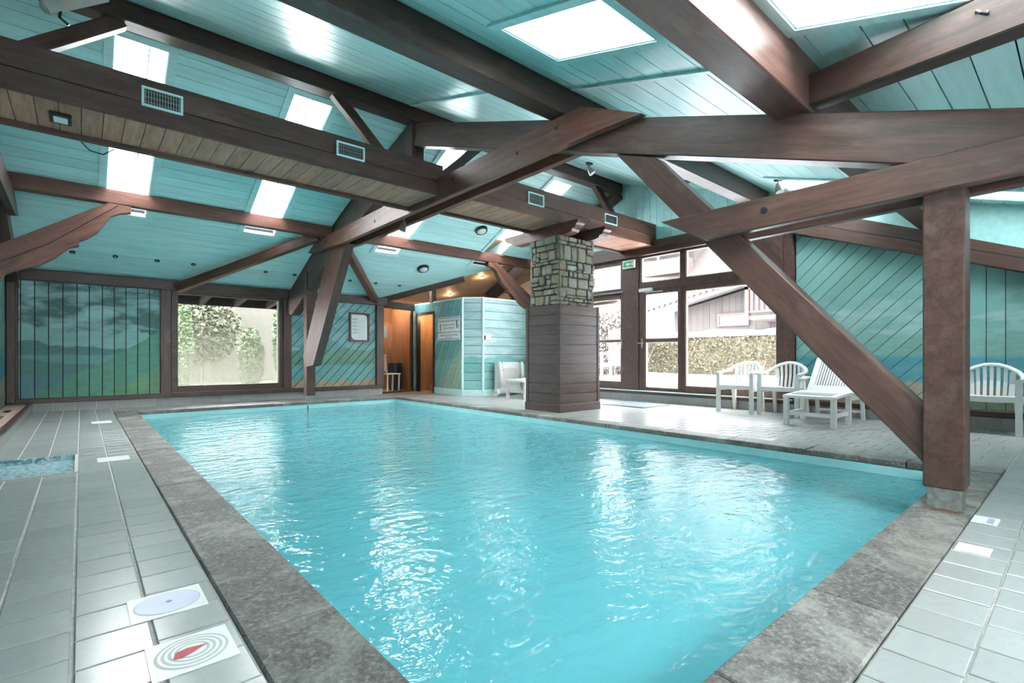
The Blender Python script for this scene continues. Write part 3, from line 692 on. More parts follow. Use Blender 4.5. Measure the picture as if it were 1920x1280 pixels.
brace((3.10, 8.70, 2.93), (1.28, 10.52, 2.06), 'diagonal brace fanning from the truss to the left of the garden window', .13, .15, TIMR)
brace((3.58, 8.75, 2.86), (5.02, 10.52, 2.12), 'diagonal brace fanning from the truss to the corridor doorway', .13, .15, TIMR)
beam('strut', (3.668, 1.19, 2.605), (3.072, .05, 2.365), .14, .20, label='short strut from the heavy purlin to the upper right corner', cat='strut', bev=.008)
# curved braces under the lower purlin
def curved(mir, lab):
    lo_ = [(-.84, 1.72), (-.74, 1.78), (-.70, 1.86), (-.62, 1.91), (-.52, 1.95), (-.40, 2.0), (-.25, 2.12), (-.12, 2.26), (-.02, 2.30), (-.02, 2.36), (.06, 2.41), (.16, 2.50), (.23, 2.62), (.30, 2.74), (.40, 2.80), (.52, 2.83), (.52, 2.91)]
    hi_ = [(.28, 2.92), (-.84, 2.15)]
    P = [(XR-.02-(x+.85)*1.05 if mir else x, 8.58, z + (.02 if mir else 0)) for x, z in lo_+hi_]
    o = slab('curved_brace', P, (0, .12, 0), ((-1 if mir else 1), 0, .7), TIMR, label=lab, cat='brace')
    g = [(-.84, 1.93), (-.3, 2.29), (.38, 2.90)]
    G = [(XR-.02-(x+.85)*1.05 if mir else x, 8.577, z) for x, z in g]
    MB().tube(G, .004, 5).build('lamination_joint', DARK, o)
curved(False, 'scalloped curved brace at the left wall under the lower purlin'); curved(True, 'scalloped curved brace beside the stone column')
# left gable truss
slab('rafter', [(XL+.02, 6.1, 4.25), (XL+.02, 10.58, 2.16), (XL+.02, 10.58, 1.9), (XL+.02, 6.1, 3.95)], (.12, 0, 0), (0, 1, -.47), TIM, label='rafter against the left gable wall', cat='rafter')
slab('tie_beam', [(XL+.15, 6.5, 2.95), (XL+.15, 8.7, 2.95), (XL+.15, 9.3, 2.72), (XL+.15, 9.0, 2.66), (XL+.15, 6.5, 2.7)], (.07, 0, 0), (0, 1, 0), TIM, label='pointed tie beam end at the left edge of the far slope', cat='beam')
beam('timber_post', (-.79, 10.5, .16), (-.79, 10.5, 2.05), .10, .10, label='dark corner post between the left and far walls', cat='post')
# iron bolts on the timbers
for k, (o_y, zz, lab) in enumerate(((3.35, 3.06, 'bolt nearest the ridge end of the tie beam'), (3.9, 2.98, 'second bolt along the tie beam'), (5.0, 2.99, 'bolt in the middle of the tie beam'), (6.9, 2.86, 'bolt left of the duct on the tie beam'), (8.6, 2.84, 'bolt at the far end of the tie beam'))):
    xx = 3.585-(o_y-2.45)*.36/7.05-.078; MB().cyl((xx, o_y, zz), (1, 0, 0), .018, .012, 10).build('bolt', BLACK, label='dark ' + lab, cat='bolt', group='bolts on the tie beam')
MB().cyl((NX(1.5)-.078, 1.45, 1.86), (1, 0, 0), .022, .012, 10).build('bolt', BLACK, label='dark bolt on the low tie beam left of the near post', cat='bolt')
hk = MB().tube([(3.16, .34, 2.46), (3.13, .335, 2.455), (3.11, .32, 2.43), (3.12, .30, 2.42), (3.135, .295, 2.445)], .008, 6); hk.build('hook', BLACK, label='small black hook on the short strut at the upper right', cat='hook')
# ================================================================== DUCT BOXES
def duct(x0, x1, z0, z1, lab, g):
    o = empty('duct_box', (x0, 5.65, z0), lab, 'duct', None)
    zm = z0+.175
    beam('side_board', (x0, 5.315, (z0+zm)/2), (x1, 5.315, (z0+zm)/2), .03, zm-z0-.006, TIM if g == 0 else TIMR, o, bev=.004)
    beam('side_board', (x0, 5.315, (zm+z1)/2), (x1, 5.315, (zm+z1)/2), .03, z1-zm-.006, TIM if g == 0 else TIMR, o, bev=.004)
    box('groove_backing', x0, x1, 5.325, 5.345, z0+.01, z1-.01, DARK, o)
    box('duct_top', x0, x1, 5.30, 6.02, z1-.012, z1, TIM, o); box('rear_board', x0, x1, 6.02, 6.05, z0-.03, z1, TIM, o); box('lower_trim', x0, x1, 5.98, 6.02, z0-.03, z0+.01, TIM, o, bev=.004)
    box('soffit_backing', x0, x1, 5.345, 5.98, z0+.03, z0+.035, DARK, o)
    x = x0
    while x < x1-.02:
        e = min(x+.142, x1)
        box('soffit_board', x+.003, e-.003, 5.335, 5.98, z0+.008, z0+.028, SOFF, o); x = e
    return o
duct(XL, 3.44, 2.865, 3.25, 'long brown boxed duct left of the truss with plank underside', 0)
duct(3.87, 8.16, 2.915, 3.33, 'reddish boxed duct right of the truss over the stone column', 1)
def vent(x0, x1, z0, z1, lab):
    o = empty('vent_grille', (x0, 5.29, z0), lab, 'vent', 'air vents on the duct boxes'); f = .02
    for r in ((x0, x1, z1-f, z1), (x0, x1, z0, z0+f), (x0, x0+f, z0+f, z1-f), (x1-f, x1, z0+f, z1-f)): box('vent_frame', r[0], r[1], 5.286, 5.302, r[2], r[3], TRIMT, o, bev=.003)
    box('vent_backing', x0+f, x1-f, 5.2975, 5.2995, z0+f, z1-f, BLACK, o)
    nb = 13
    for k in range(nb):
        x = x0+f+(x1-x0-2*f)*(k+.5)/nb; box('louvre', x-.0035, x+.0035, 5.2885, 5.2970, z0+f, z1-f, METAL, o)
    for k in range(3):
        z = z0+f+(z1-z0-2*f)*(k+.5)/3; box('cross_bar', x0+f, x1-f, 5.2971, 5.2975, z-.003, z+.003, METAL, o)
vent(.39, .69, 3.01, 3.18, 'largest air vent at the left end of the duct'); vent(2.08, 2.40, 3.03, 3.19, 'air vent on the duct just left of the truss')
vent(4.89, 5.21, 3.07, 3.25, 'air vent on the duct left of the stone column'); vent(6.63, 6.97, 3.10, 3.265, 'smallest air vent on the duct right of the stone column')
el = empty('emergency_light', (-.13, 5.65, 2.86), 'small rectangular emergency light under the left duct', 'lamp')
box('housing', -.20, -.06, 5.55, 5.75, 2.845, 2.872, BLACK, el, bev=.004); box('lens', -.175, -.085, 5.585, 5.715, 2.842, 2.846, PAPER, el)
MB().tube([(.0, 6.08, 2.84), (.06, 6.12, 2.79), (.16, 6.13, 2.78), (.24, 6.09, 2.84)], .006, 6).build('cable_loop', BLACK, label='black cable loop hanging behind the left duct', cat='cable')
# ================================================================== STONE COLUMN
cl = empty('stone_column', (5.97, 5.63, 0), 'square rubble stone column with a boarded timber base', 'column')
X0, X1, Y0, Y1, ZW = 5.50, 6.45, 5.25, 6.02, 1.66
box('base_core', X0+.03, X1-.03, Y0+.03, Y1-.03, 0, ZW-.01, DARK, cl)
nb = 10; hb = (ZW-.13)/nb
for k in range(nb):
    z0 = .13+k*hb
    for (a, b, c, d, al) in ((X0+.01, X0+.03, Y0+.05, Y1-.05, 1), (X1-.03, X1-.01, Y0+.05, Y1-.05, 1)):
        beam('cladding_board', ((a+b)/2, c, z0+hb/2), ((a+b)/2, d, z0+hb/2), b-a, hb-.006, TIMC, cl, bev=0)
    for (a, b) in ((Y0+.01, Y0+.03), (Y1-.03, Y1-.01)):
        beam('cladding_board', (X0+.05, (a+b)/2, z0+hb/2), (X1-.05, (a+b)/2, z0+hb/2), b-a, hb-.006, TIMC, cl, bev=0)
for (a, b) in ((X0, Y0), (X1-.06, Y0), (X0, Y1-.06), (X1-.06, Y1-.06)): box('corner_trim', a, a+.06, b, b+.06, 0, ZW+.01, TIMC, cl, bev=.005)
for (a, b, c, d) in ((X0-.008, X1+.008, Y0-.008, Y0+.02), (X0-.008, X1+.008, Y1-.02, Y1+.008), (X0-.008, X0+.02, Y0+.02, Y1-.02), (X1-.02, X1+.008, Y0+.02, Y1-.02)): box('plinth_board', a, b, c, d, 0, .125, TIMC, cl, bev=.004)
SX0, SX1, SY0, SY1, SZ1 = 5.57, 6.36, 5.32, 5.96, 2.74
box('stone_core', SX0+.03, SX1-.03, SY0+.03, SY1-.03, ZW-.02, SZ1, MORT, cl)
def stonework(u0, u1, to3, nrm):
    z = ZW
    rnd = random.Random(int(abs(u0*100))+int(nrm[0]*7+nrm[1]*3))
    while z < SZ1-.02:
        h = min(rnd.choice([.06, .10, .16, .20, .24]), SZ1-z)
        if SZ1-z-h < .04: h = SZ1-z
        u = u0
        while u < u1-.015:
            wd = min(rnd.uniform(.08, .26), u1-u)
            if u1-u-wd < .05: wd = u1-u
            # some cells split into two courses or thin slips
            cells = [(u, u+wd, z, z+h)]
            if h > .13 and rnd.random() < .45:
                q = h*rnd.choice([.25, .4, .6]); cells = [(u, u+wd, z, z+q), (u, u+wd, z+q, z+h)]
            for (a, b, c, d) in cells:
                g = .007; a += g*.6; b -= g*.6; c += g*.6; d -= g*.6
                jt = lambda: rnd.uniform(-.012, .012)
                poly = [(a+abs(jt()), c+abs(jt())), ((a+b)/2, c+jt()*.3), (b-abs(jt()), c+abs(jt())), (b-abs(jt())*.3, (c+d)/2), (b-abs(jt()), d-abs(jt())), ((a+b)/2, d-abs(jt())*.4), (a+abs(jt()), d-abs(jt())), (a+abs(jt())*.3, (c+d)/2)]
                dep = rnd.uniform(.028, .055); cx, cz = (a+b)/2, (c+d)/2; N_ = V(nrm)
                vs = [V(to3(p, q)) for p, q in poly] + [V(to3(p, q))+N_*dep*.75 for p, q in poly] + [V(to3(cx+(p-cx)*.82, cz+(q-cz)*.82))+N_*(dep+rnd.uniform(-.006, .006)) for p, q in poly]
                n8 = 8; fs = [tuple(range(7, -1, -1))]+[(r*8+i, r*8+(i+1) % 8, (r+1)*8+(i+1) % 8, (r+1)*8+i) for r in range(2) for i in range(8)]+[tuple(range(16, 24))]
                me = mesh(vs, fs); link('stone', me, STONE, cl)
            u += wd
        z += h
stonework(SY0-.02, SY1+.02, lambda u, z: (SX0+.031, u, z), (-1, 0, 0)); stonework(SX0-.02, SX1+.02, lambda u, z: (u, SY0+.031, z), (0, -1, 0))
stonework(SX0-.02, SX1+.02, lambda u, z: (u, SY1-.031, z), (0, 1, 0)); stonework(SY0-.02, SY1+.02, lambda u, z: (SX1-.031, u, z), (1, 0, 0))
def corbel(x, lab):
    zt = 2.91; P = [(4.96, zt), (4.96, zt-.05), (5.0, zt-.075), (5.01, zt-.11), (5.07, zt-.125), (5.09, zt-.16), (5.16, zt-.175), (6.38, zt-.175), (6.46, zt-.13), (6.50, zt-.10), (6.60, zt-.085), (6.64, zt-.04), (6.64, zt)]
    slab('corbel', [(x, a, b) for a, b in P], (.17, 0, 0), (0, 1, 0), TIMR, label=lab, cat='corbel', group='corbels on the stone column')
corbel(5.58, 'scroll ended timber corbel on the left of the stone column top'); corbel(6.22, 'scroll ended timber corbel on the right of the stone column top')
# ================================================================== CABIN, CORRIDOR
wing = lambda y: 3.42-.24*(y-8.45)
cb = empty('changing_cabin', (6.9, 9.6, 0), 'painted changing cabin with a chamfered corner and an open doorway', kind='structure')
CT = 2.12
cp = [(6.27, 11.0), (6.27, 8.9), (6.6, 8.6), (8.19, 8.6)]
# door face (X=6.27): two pieces around the doorway
DY0, DY1, DZ = 10.08, 10.78, 1.86
f3 = lambda a, b: (6.27, a, b)
for poly in ([(8.92, .14), (DY0-.06, .14), (DY0-.06, CT), (8.92, CT)], [(DY0-.06, DZ+.06), (DY1+.06, DZ+.06), (DY1+.06, CT), (DY0-.06, CT)], [(DY1+.06, .0), (10.99, .0), (10.99, CT), (DY1+.06, CT)]):
    boards(cb, poly, radians(-62), .13, f3, (.02, 0, 0), MUR5, 'cabin_board', gap=.009)
    MB().prism([(6.291, a, b) for a, b in poly], (.04, 0, 0)).build('cabin_backing', DARK, cb)
for r in ((DY0-.06, DY0), (DY1, DY1+.06)): box('door_jamb', 6.25, 6.34, r[0], r[1], 0, DZ+.06, BLACK, cb)
box('door_head', 6.25, 6.34, DY0, DY1, DZ, DZ+.06, BLACK, cb)
ch_d = (V((6.6, 8.6, 0))-V((6.27, 8.9, 0))); chl = ch_d.length; ch_d /= chl; ch_n = V((ch_d.y, -ch_d.x, 0))
c3 = lambda u, z: tuple(V((6.27, 8.9, 0))+ch_d*u+V((0, 0, z)))
boards(cb, [(.012, .14), (chl-.012, .14), (chl-.012, CT), (.012, CT)], 0, .19, c3, -ch_n*.02, MUR4, 'cabin_board', gap=.009)
boards(cb, [(6.62, .14), (8.19, .14), (8.19, CT), (6.62, CT)], 0, .19, y3(8.6), (0, .02, 0), MUR4, 'cabin_board', gap=.009)
MB().prism([c3(0, 0)+ch_n*0 if False else V(c3(0, 0))-ch_n*.022, V(c3(chl, 0))-ch_n*.022, V(c3(chl, CT))-ch_n*.022, V(c3(0, CT))-ch_n*.022], -ch_n*.03).build('cabin_backing', DARK, cb)
box('cabin_backing', 6.6, 8.19, 8.622, 8.65, 0, CT, DARK, cb)
for (a, b) in ((6.27, 8.9), (6.6, 8.6)): box('corner_batten', a-.015, a+.02, b-.02, b+.015, .12, CT+.01, TRIMT, cb)
MB().prism([V(c3(-.01, .0))+ch_n*.01, V(c3(chl+.01, .0))+ch_n*.01, V(c3(chl+.01, .14))+ch_n*.01, V(c3(-.01, .14))+ch_n*.01], -ch_n*.02).build('skirting', TRIMT, cb)
box('skirting', 6.6, 8.19, 8.585, 8.61, 0, .14, TRIMT, cb); box('skirting', 6.255, 6.28, 8.9, DY0-.06, 0, .14, TRIMT, cb)
MB().prism([(a, b, CT) for a, b in cp+[(8.19, 11.0)]], (0, 0, .03)).build('cabin_lid', TRIMT, cb)
# cabin interior
box('partition', 6.95, 6.98, 8.7, 10.95, 0, 2.05, CBRN, cb); box('inner_door', 6.9, 6.945, 9.75, 10.45, .02, 1.95, CBRN, cb); box('cabin_floor', 6.33, 6.95, 8.95, 10.95, -.005, .012, ORNG, cb)
MB().cyl((6.88, 10.36, 1.0), (1, 0, 0), .022, .05, 12).build('door_knob', METAL, cb); box('step_box', 6.5, 6.75, 10.35, 10.7, .012, .16, ORNG, cb)
box('side_panel', 6.34, 6.95, 10.9, 10.95, .012, 2.05, ORNG, cb); box('strip_lamp', 6.42, 6.5, 10.1, 10.7, 1.93, 1.96, plain('warm_strip_lamp', (.9, .6, .3), .5, emit=((1, .62, .28), 6)), cb)
def warm(name, loc, e, r=.04):
    l = bpy.data.lights.new(name, 'POINT'); l.energy = e; l.color = (1, .66, .36); l.shadow_soft_size = r
    o = bpy.data.objects.new(name, l); COL.objects.link(o); o.location = loc; return o
warm('cabin_lamp_light', (6.6, 10.4, 1.85), 5)
# doorway to the corridor
co = empty('wall_corridor', (5.8, 10.8, 0), 'dark framed doorway wall into the warm lit corridor', kind='structure')
beam('lintel', (5.2, 10.62, 2.07), (6.30, 11.02, 2.07), .12, .16, TIM, co); beam('threshold', (5.24, 10.64, .02), (6.27, 11.0, .02), .08, .05, TIM, co)
beam('door_post', (6.20, 10.98, 0), (6.20, 10.98, 2.0), .07, .07, TIM, co)
box('end_wall', 5.2, 7.6, 12.60, 12.66, 0, 2.5, ORNG, co); box('side_wall', 5.12, 5.18, 10.75, 12.6, 0, 2.5, TANC, co)
for k, x in enumerate((5.2, 5.62, 6.04, 6.46, 6.88)): box('cupboard_door', x+.01, x+.41, 12.2, 12.24, .05, 1.72, ORNG, co, bev=.005); box('cupboard_handle', x+.33, x+.36, 12.17, 12.2, .95, .98, METAL, co)
box('cupboard_top', 5.2, 7.3, 12.2, 12.6, 1.72, 1.76, ORNG, co); box('corridor_wall', 6.31, 6.36, 11.05, 12.2, 0, 2.1, ORNG, co)
MB().box(5.19, 9.6, 13.0, 13.06, 0, 2.6).build('rear_wall', TANC, co)
MB().prism([(5.0, 8.45, wing(8.45)), (9.6, 8.45, wing(8.45)), (9.6, 13.1, wing(13.1)), (5.0, 13.1, wing(13.1))], (0, 0, .05)).build('wing_ceiling', TANC, co)
MB().box(9.5, 9.6, 8.6, 13.0, 0, 3.3).build('rear_wall', TANC, co)
MB().box(XR+.1, 9.6, 8.5, 8.6, 0, 3.3).build('rear_wall', TANC, co)
warm('corridor_lamp_light', (5.8, 11.7, 2.15), 9, .06)
ls = plain('warm_lit_bulb', (1, .8, .5), .4, emit=((1, .72, .4), 30))
for k, (x, y, lab) in enumerate(((7.35, 12.8, 'lowest small warm ceiling bulb above the cabin'), (7.88, 11.8, 'middle small warm ceiling bulb above the cabin'), (7.95, 10.4, 'highest small warm ceiling bulb beside the curved brace'))):
    z = wing(y)-.02; o = empty('ceiling_bulb', (x, y, z), lab, 'lamp', 'warm bulbs over the changing cabin')
    MB().cyl((x, y, z+.01), (0, 0, 1), .045, .02, 16).build('socket', METAL, o); MB().tube([(x, y, z), (x, y, z-.02), (x, y, z-.03)], [.03, .025, .008], 12).build('bulb', ls, o, smooth=True)
    warm('bulb_light', (x, y, z-.07), 1.5)
vl = [(5.24, 10.58, 2.16), (6.62, 9.57, 2.62)]
beam('valley_rafter', (5.24, 10.60, 2.15), (6.75, 9.50, 2.66), .12, .13, label='dark valley rafter edging the ceiling above the cabin', cat='rafter')
beam('timber_post', (6.3, 10.15, 2.13), (6.3, 10.15, 2.46), .12, .12, label='short dark stub post between cabin top and valley rafter', cat='post')
beam('brace', (7.35, 9.4, 2.25), (8.4, 9.4, 3.1), .12, .3, label='broad dark brace behind the curved brace above the cabin', cat='brace')
# ================================================================== FURNITURE
def armchair(loc, rz, lab, m=WHITE, s=1.0, group='white plastic armchairs'):
    o = empty('plastic_armchair', loc, lab, 'chair', group, rz=rz); o.scale = (s, s, s)
    L = dict(parent=o, local=True)
    # seat shell
    mb = MB(); n = 8; vs = []; fs = []
    prof = [(-.255, .395), (-.262, .425), (-.20, .435), (-.05, .425), (.12, .415), (.20, .425)]
    for (y, z) in prof:
        hw = .235 if y < .1 else .215
        for x in (-hw, -hw*.6, 0, hw*.6, hw): vs.append((x, y, z-.012*(1-(x/hw)**2)))
    for i in range(len(prof)-1):
        for j in range(4): fs.append((i*5+j, i*5+j+1, (i+1)*5+j+1, (i+1)*5+j))
    k = len(vs); vs2 = [(x, y, z-.022) for x, y, z in vs]; fs2 = [tuple(q+k for q in f[::-1]) for f in fs]
    rim = [0, 1, 2, 3, 4, 9, 14, 19, 24, 29, 28, 27, 26, 25, 20, 15, 10, 5]
    side = [(rim[i], rim[(i+1) % len(rim)], rim[(i+1) % len(rim)]+k, rim[i]+k) for i in range(len(rim))]
    mb.add(vs+vs2, fs+fs2+side); mb.build('seat', m, smooth=False, **L)
    MB().box(-.235, .235, -.262, -.245, .37, .43).build('front_apron', m, **L)
    # rim: arms and arched back in one sweep
    half = [(.285, -.235, .615), (.292, -.16, .630), (.290, -.02, .640), (.275, .10, .655), (.235, .19, .700), (.150, .235, .755), (.06, .25, .785), (0, .252, .79)]
    pts = half + [(-x, y, z) for x, y, z in half[-2::-1]]
    MB().tube(pts, .021, 8, ry=.028).build('back_rim', m, smooth=True, **L)
    for i in range(7):
        x = (i-3)*.062; ax = abs(x); zt = .785-.5*ax*ax*4.2-.01; yt = .25-.9*ax*ax
        xb = x*.93
        mid = ((x+xb)/2, (yt+.20)/2+.022, (zt+.42)/2)
        wv = .017 if i not in (0, 6) else .026
        p = [(xb, .195, .415), mid, (x, yt-.002, zt)]
        for a, b in ((0, 1), (1, 2)):
            pass
        sl = MB()
        q = [V(v) for v in p]; vs = []
        for v in q: vs += [v+V((-wv, -.005, 0)), v+V((wv, -.005, 0)), v+V((wv, .006, 0)), v+V((-wv, .006, 0))]
        fs = [(0, 1, 2, 3), (11, 10, 9, 8)]+[(r*4+j, r*4+(j+1) % 4, (r+1)*4+(j+1) % 4, (r+1)*4+j) for r in range(2) for j in range(4)]
        sl.add(vs, fs); sl.build('back_slat', m, **L)
    for sx in (-1, 1):
        # front leg continues up into the arm support
        MB().hexa([(sx*a, b, z) for a in (.235, .292) for b in (-.262, -.215) for z in (0, .625)]).build('front_leg', m, **L)
        MB().hexa([(sx*.195, .195, .41), (sx*.235, .27, 0), (sx*.195, .235, .41), (sx*.235, .30, 0), (sx*.245, .195, .41), (sx*.262, .27, 0), (sx*.245, .235, .41), (sx*.262, .30, 0)][0:0] or
                  [(sx*.188, .17, .41), (sx*.215, .255, 0), (sx*.188, .235, .41), (sx*.215, .29, 0), (sx*.25, .17, .41), (sx*.252, .255, 0), (sx*.25, .235, .41), (sx*.252, .29, 0)]).build('rear_leg', CREAM if m is WHITE else m, **L)
        MB().hexa([(sx*a, b, z) for a in (.26, .285) for b, z0, z1 in ((-.215, .34, .415), (.19, .34, .415)) for z in (z0, z1)]).build('side_apron', m, **L)
    return o
armchair((7.82, 3.55, 0), -pi/2, 'white plastic armchair in front of the big pane, leftmost indoors', s=.97)
armchair((7.84, 2.93, 0), -pi/2, 'white plastic armchair between its twin and the sun lounger', s=.97)
armchair((7.86, .74, 0), -pi/2, 'white plastic armchair at the right edge beside the near post', s=.97)
armchair((9.75, 7.45, .27), radians(150), 'white plastic armchair outside on the snowy terrace', m=CREAM)
def lounger(loc, rz, lab):
    o = empty('sun_lounger', loc, lab, 'sun lounger', 'white plastic sun loungers', rz=rz); L = dict(parent=o, local=True)
    # foot section with a bowed front
    n = 9; top = []
    for i in range(n):
        t = i/(n-1); y = -.29+.58*t; top.append((-.045*(1-(2*t-1)**2), y))
    poly = [(x, y, .345) for x, y in top] + [(.66, .29, .375), (.66, -.29, .375)]
    MB().prism(poly, (0, 0, .032)).build('foot_section', WHITE, **L)
    for i in range(6):
        x = .10+i*.09; MB().box(x, x+.012, -.22, .22, .376, .3995).build('slot_rib', WHITE, **L)
    for sy in (-1, 1):
        MB().hexa([(a, sy*b, z) for a in (.02, .075) for b in (.235, .29) for z in (0, .35)]).build('leg', WHITE, **L)
        MB().hexa([(a, sy*b, z) for a in (.58, .635) for b in (.235, .29) for z in (0, .375)]).build('leg', WHITE, **L)
        MB().box(.05, .62, sy*.255-.015, sy*.255+.015, .12, .165).build('side_stretcher', WHITE, **L)
        MB().box(.62, 1.30, sy*.27-.02, sy*.27+.02, .30, .36).build('side_rail', WHITE, **L)
        MB().tube([(.78, sy*.34, .545), (.92, sy*.345, .56), (1.10, sy*.34, .55)], .026, 10, ry=.04).build('armrest', WHITE, smooth=True, **L)
        MB().tube([(.86, sy*.335, .545), (.80, sy*.30, .34)], .016, 8).build('arm_support', WHITE, **L); MB().tube([(.98, sy*.335, .545), (1.06, sy*.30, .33)], .016, 8).build('arm_support', WHITE, **L)
        MB().hexa([(1.12, sy*.25, .33), (1.20, sy*.25, 0), (1.12, sy*.29, .33), (1.20, sy*.29, 0), (1.17, sy*.25, .33), (1.245, sy*.25, 0), (1.17, sy*.29, .33), (1.245, sy*.29, 0)]).build('leg', WHITE, **L)
    MB().box(.05, .075, -.24, .24, .12, .165).build('cross_stretcher', WHITE, **L); MB().box(1.17, 1.2, -.26, .26, .10, .13).build('cross_stretcher', WHITE, **L)
    # backrest: frame + slats
    P0 = V((.80, 0, .37)); P1 = V((1.22, 0, .83)); d = (P1-P0); nn = V((-d.z, 0, d.x)).normalized()*.022
    def bp(t, y): return P0+d*t+V((0, y, 0))
    def quad(t0, t1, y0, y1, nm):
        MB().prism([bp(t0, y0), bp(t0, y1), bp(t1, y1), bp(t1, y0)], nn).build(nm, WHITE, **L)
    quad(0, 1, -.28, -.205, 'back_stile'); quad(0, 1, .205, .28, 'back_stile'); quad(0, .18, -.205, .205, 'back_rail'); quad(.9, 1, -.205, .205, 'back_rail')
    for i in range(13):
        y = -.205+.41*(i+.5)/13; quad(.18, .9, y-.0095, y+.0095, 'back_slat')
    return o
lounger((6.72, 2.24, 0), 0, 'white slatted sun lounger with raised back beside the painted wall')
lounger((6.66, 7.62, 0), 0, 'white sun lounger mostly hidden behind the stone column')
# folded lounger leaning by the cabin
fo = empty('folded_lounger', (7.2, 8.42, 0), 'white folded sun lounger on wheels standing against the cabin', 'sun lounger')
MB().box(6.86, 7.56, 8.40, 8.52, .10, .72).build('folded_body', WHITE, fo)
for x in (6.86, 7.50):
    MB().tube([(x+.03, 8.36, .18), (x+.03, 8.34, .45), (x+.03, 8.36, .70), (x+.03, 8.38, .74)], [.03, .045, .04, .02], 10).build('side_rail', WHITE, fo, smooth=True)
arch = [(6.97, .22), (7.45, .22), (7.45, .52), (7.40, .58), (7.30, .61), (7.21, .62), (7.12, .61), (7.02, .58), (6.97, .52)]
MB().prism([(a, 8.385, b) for a, b in arch], (0, .014, 0)).build('recessed_panel', GREYP, fo)
MB().box(6.98, 7.44, 8.375, 8.40, .60, .735).build('headrest', WHITE, fo); MB().box(6.86, 7.56, 8.36, 8.41, .06, .11).build('lower_bar', WHITE, fo)
for x in (6.80, 7.60):
    w_ = MB().cyl((x, 8.37, .075), (1, 0, 0), .075, .05, 22).build('wheel', WHITE, fo); MB().cyl((x-.03, 8.37, .075), (1, 0, 0), .028, .012, 12).build('hub', GREYP, w_)
# corridor chair and bin
cc = empty('dining_chair', (5.70, 11.15, 0), 'cream slat back chair just inside the corridor doorway', 'chair')
for (x, y) in ((5.56, 11.0), (5.56, 11.32), (5.86, 11.0), (5.86, 11.32)): beam('leg', (x, y, 0), (x+(.01 if x > 5.5 else -.0), y, .42), .03, .03, CREAM, cc, bev=0)
box('seat', 5.53, 5.90, 10.96, 11.36, .42, .45, CREAM, cc, bev=.01); beam('back_post', (5.54, 11.0, .45), (5.50, 11.0, .90), .03, .03, CREAM, cc); beam('back_post', (5.54, 11.32, .45), (5.50, 11.32, .90), .03, .03, CREAM, cc)
for k in range(5): y = 11.06+k*.05; beam('back_slat', (5.535, y, .5), (5.505, y, .86), .012, .025, CREAM, cc, bev=0)
box('top_rail', 5.48, 5.52, 10.98, 11.34, .85, .91, CREAM, cc, bev=.006)
bn = empty('waste_bin', (6.09, 11.62, 0), 'dark blue ribbed bin inside the corridor', 'bin')
MB().tube([(6.09, 11.62, 0), (6.09, 11.62, .66)], [.14, .17], 20).build('bin_body', BLUEB, bn); MB().tube([(6.09, 11.62, .66), (6.09, 11.62, .69)], [.178, .178], 20).build('bin_rim', BLACK, bn)
for k in range(14):
    t = 2*pi*k/14; beam('rib', (6.09+.142*cos(t), 11.62+.142*sin(t), .02), (6.09+.17*cos(t), 11.62+.17*sin(t), .64), .012, .012, BLUEB, bn, bev=0)
# ================================================================== SIGNS AND SMALL THINGS
sg = empty('pool_rules_sign', (6.24, 9.37, 1.2), 'white unsupervised pool warning board on the cabin beside its doorway', 'sign')
box('sign_panel', 6.235, 6.252, 8.94, 9.82, 1.225, 1.745, PAPER, sg)
for z in (1.25, 1.72): box('border_line', 6.2335, 6.2355, 8.97, 9.79, z-.006, z+.006, INK, sg)
for (b, sz, z) in (('PISCINE NON SURVEILLEE', .072, 1.655), ('INTERDITE AUX ENFANTS', .045, 1.565), ('NON ACCOMPAGNES', .045, 1.495), ('SWIMMING POOL WITHOUT LIFEGUARD', .050, 1.40), ('CHILDREN MUST BE ACCOMPANIED', .045, 1.335), ('BY AN ADULT', .045, 1.285)):
    text('lettering', b, sz, (6.2345, 9.38, z), FACE_X, INK, sg)
def figure(y, z, s, m):
    MB().cyl((6.2345, y, z+.115*s), (1, 0, 0), .016*s, .002, 12).build('figure_head', m, sg)
    MB().prism([(6.2335, y-.022*s, z+.095*s), (6.2335, y+.022*s, z+.095*s), (6.2335, y+.016*s, z+.03*s), (6.2335, y+.018*s, z-.05*s), (6.2335, y-.018*s, z-.05*s), (6.2335, y-.016*s, z+.03*s)], (.002, 0, 0)).build('figure_body', m, sg)
figure(9.06, 1.54, 1.0, INK); figure(9.00, 1.50, .7, BLUE); figure(9.72, 1.49, .9, INK)
fr = empty('framed_notice', (4.67, 10.57, 1.19), 'framed white notice on the diagonal painted boards', 'notice')
for r in ((4.44, 4.90, 1.79, 1.825), (4.44, 4.90, 1.185, 1.22), (4.44, 4.475, 1.22, 1.79), (4.865, 4.90, 1.22, 1.79)): box('frame_side', r[0], r[1], 10.555, 10.595, r[2], r[3], TIMR, fr)
box('backing', 4.475, 4.865, 10.585, 10.592, 1.22, 1.79, BLUE, fr)
cr = [(4.49+.09*(1-cos(t)), 1.23+.09*(1-sin(t))) for t in [i*pi/2/6 for i in range(7)]] + [(4.855, 1.225)]
cr += [(4.855-.09*(1-cos(t)), 1.785-.09*(1-sin(t))) for t in [i*pi/2/6 for i in range(7)]] + [(4.49, 1.785)]
MB().prism([(a, 10.580, b) for a, b in cr], (0, .004, 0)).build('sheet', PAPER, fr)
for k in range(11): box('text_line', 4.68, 4.80-(k % 3)*.015, 10.578, 10.580, 1.28+k*.037, 1.288+k*.037, GREYP, fr); box('bullet', 4.655, 4.667, 10.578, 10.580, 1.278+k*.037, 1.29+k*.037, INK, fr)
for k in range(5): box('text_block', 4.51, 4.63, 10.578, 10.580, 1.36+k*.075, 1.40+k*.075, GREYP, fr)
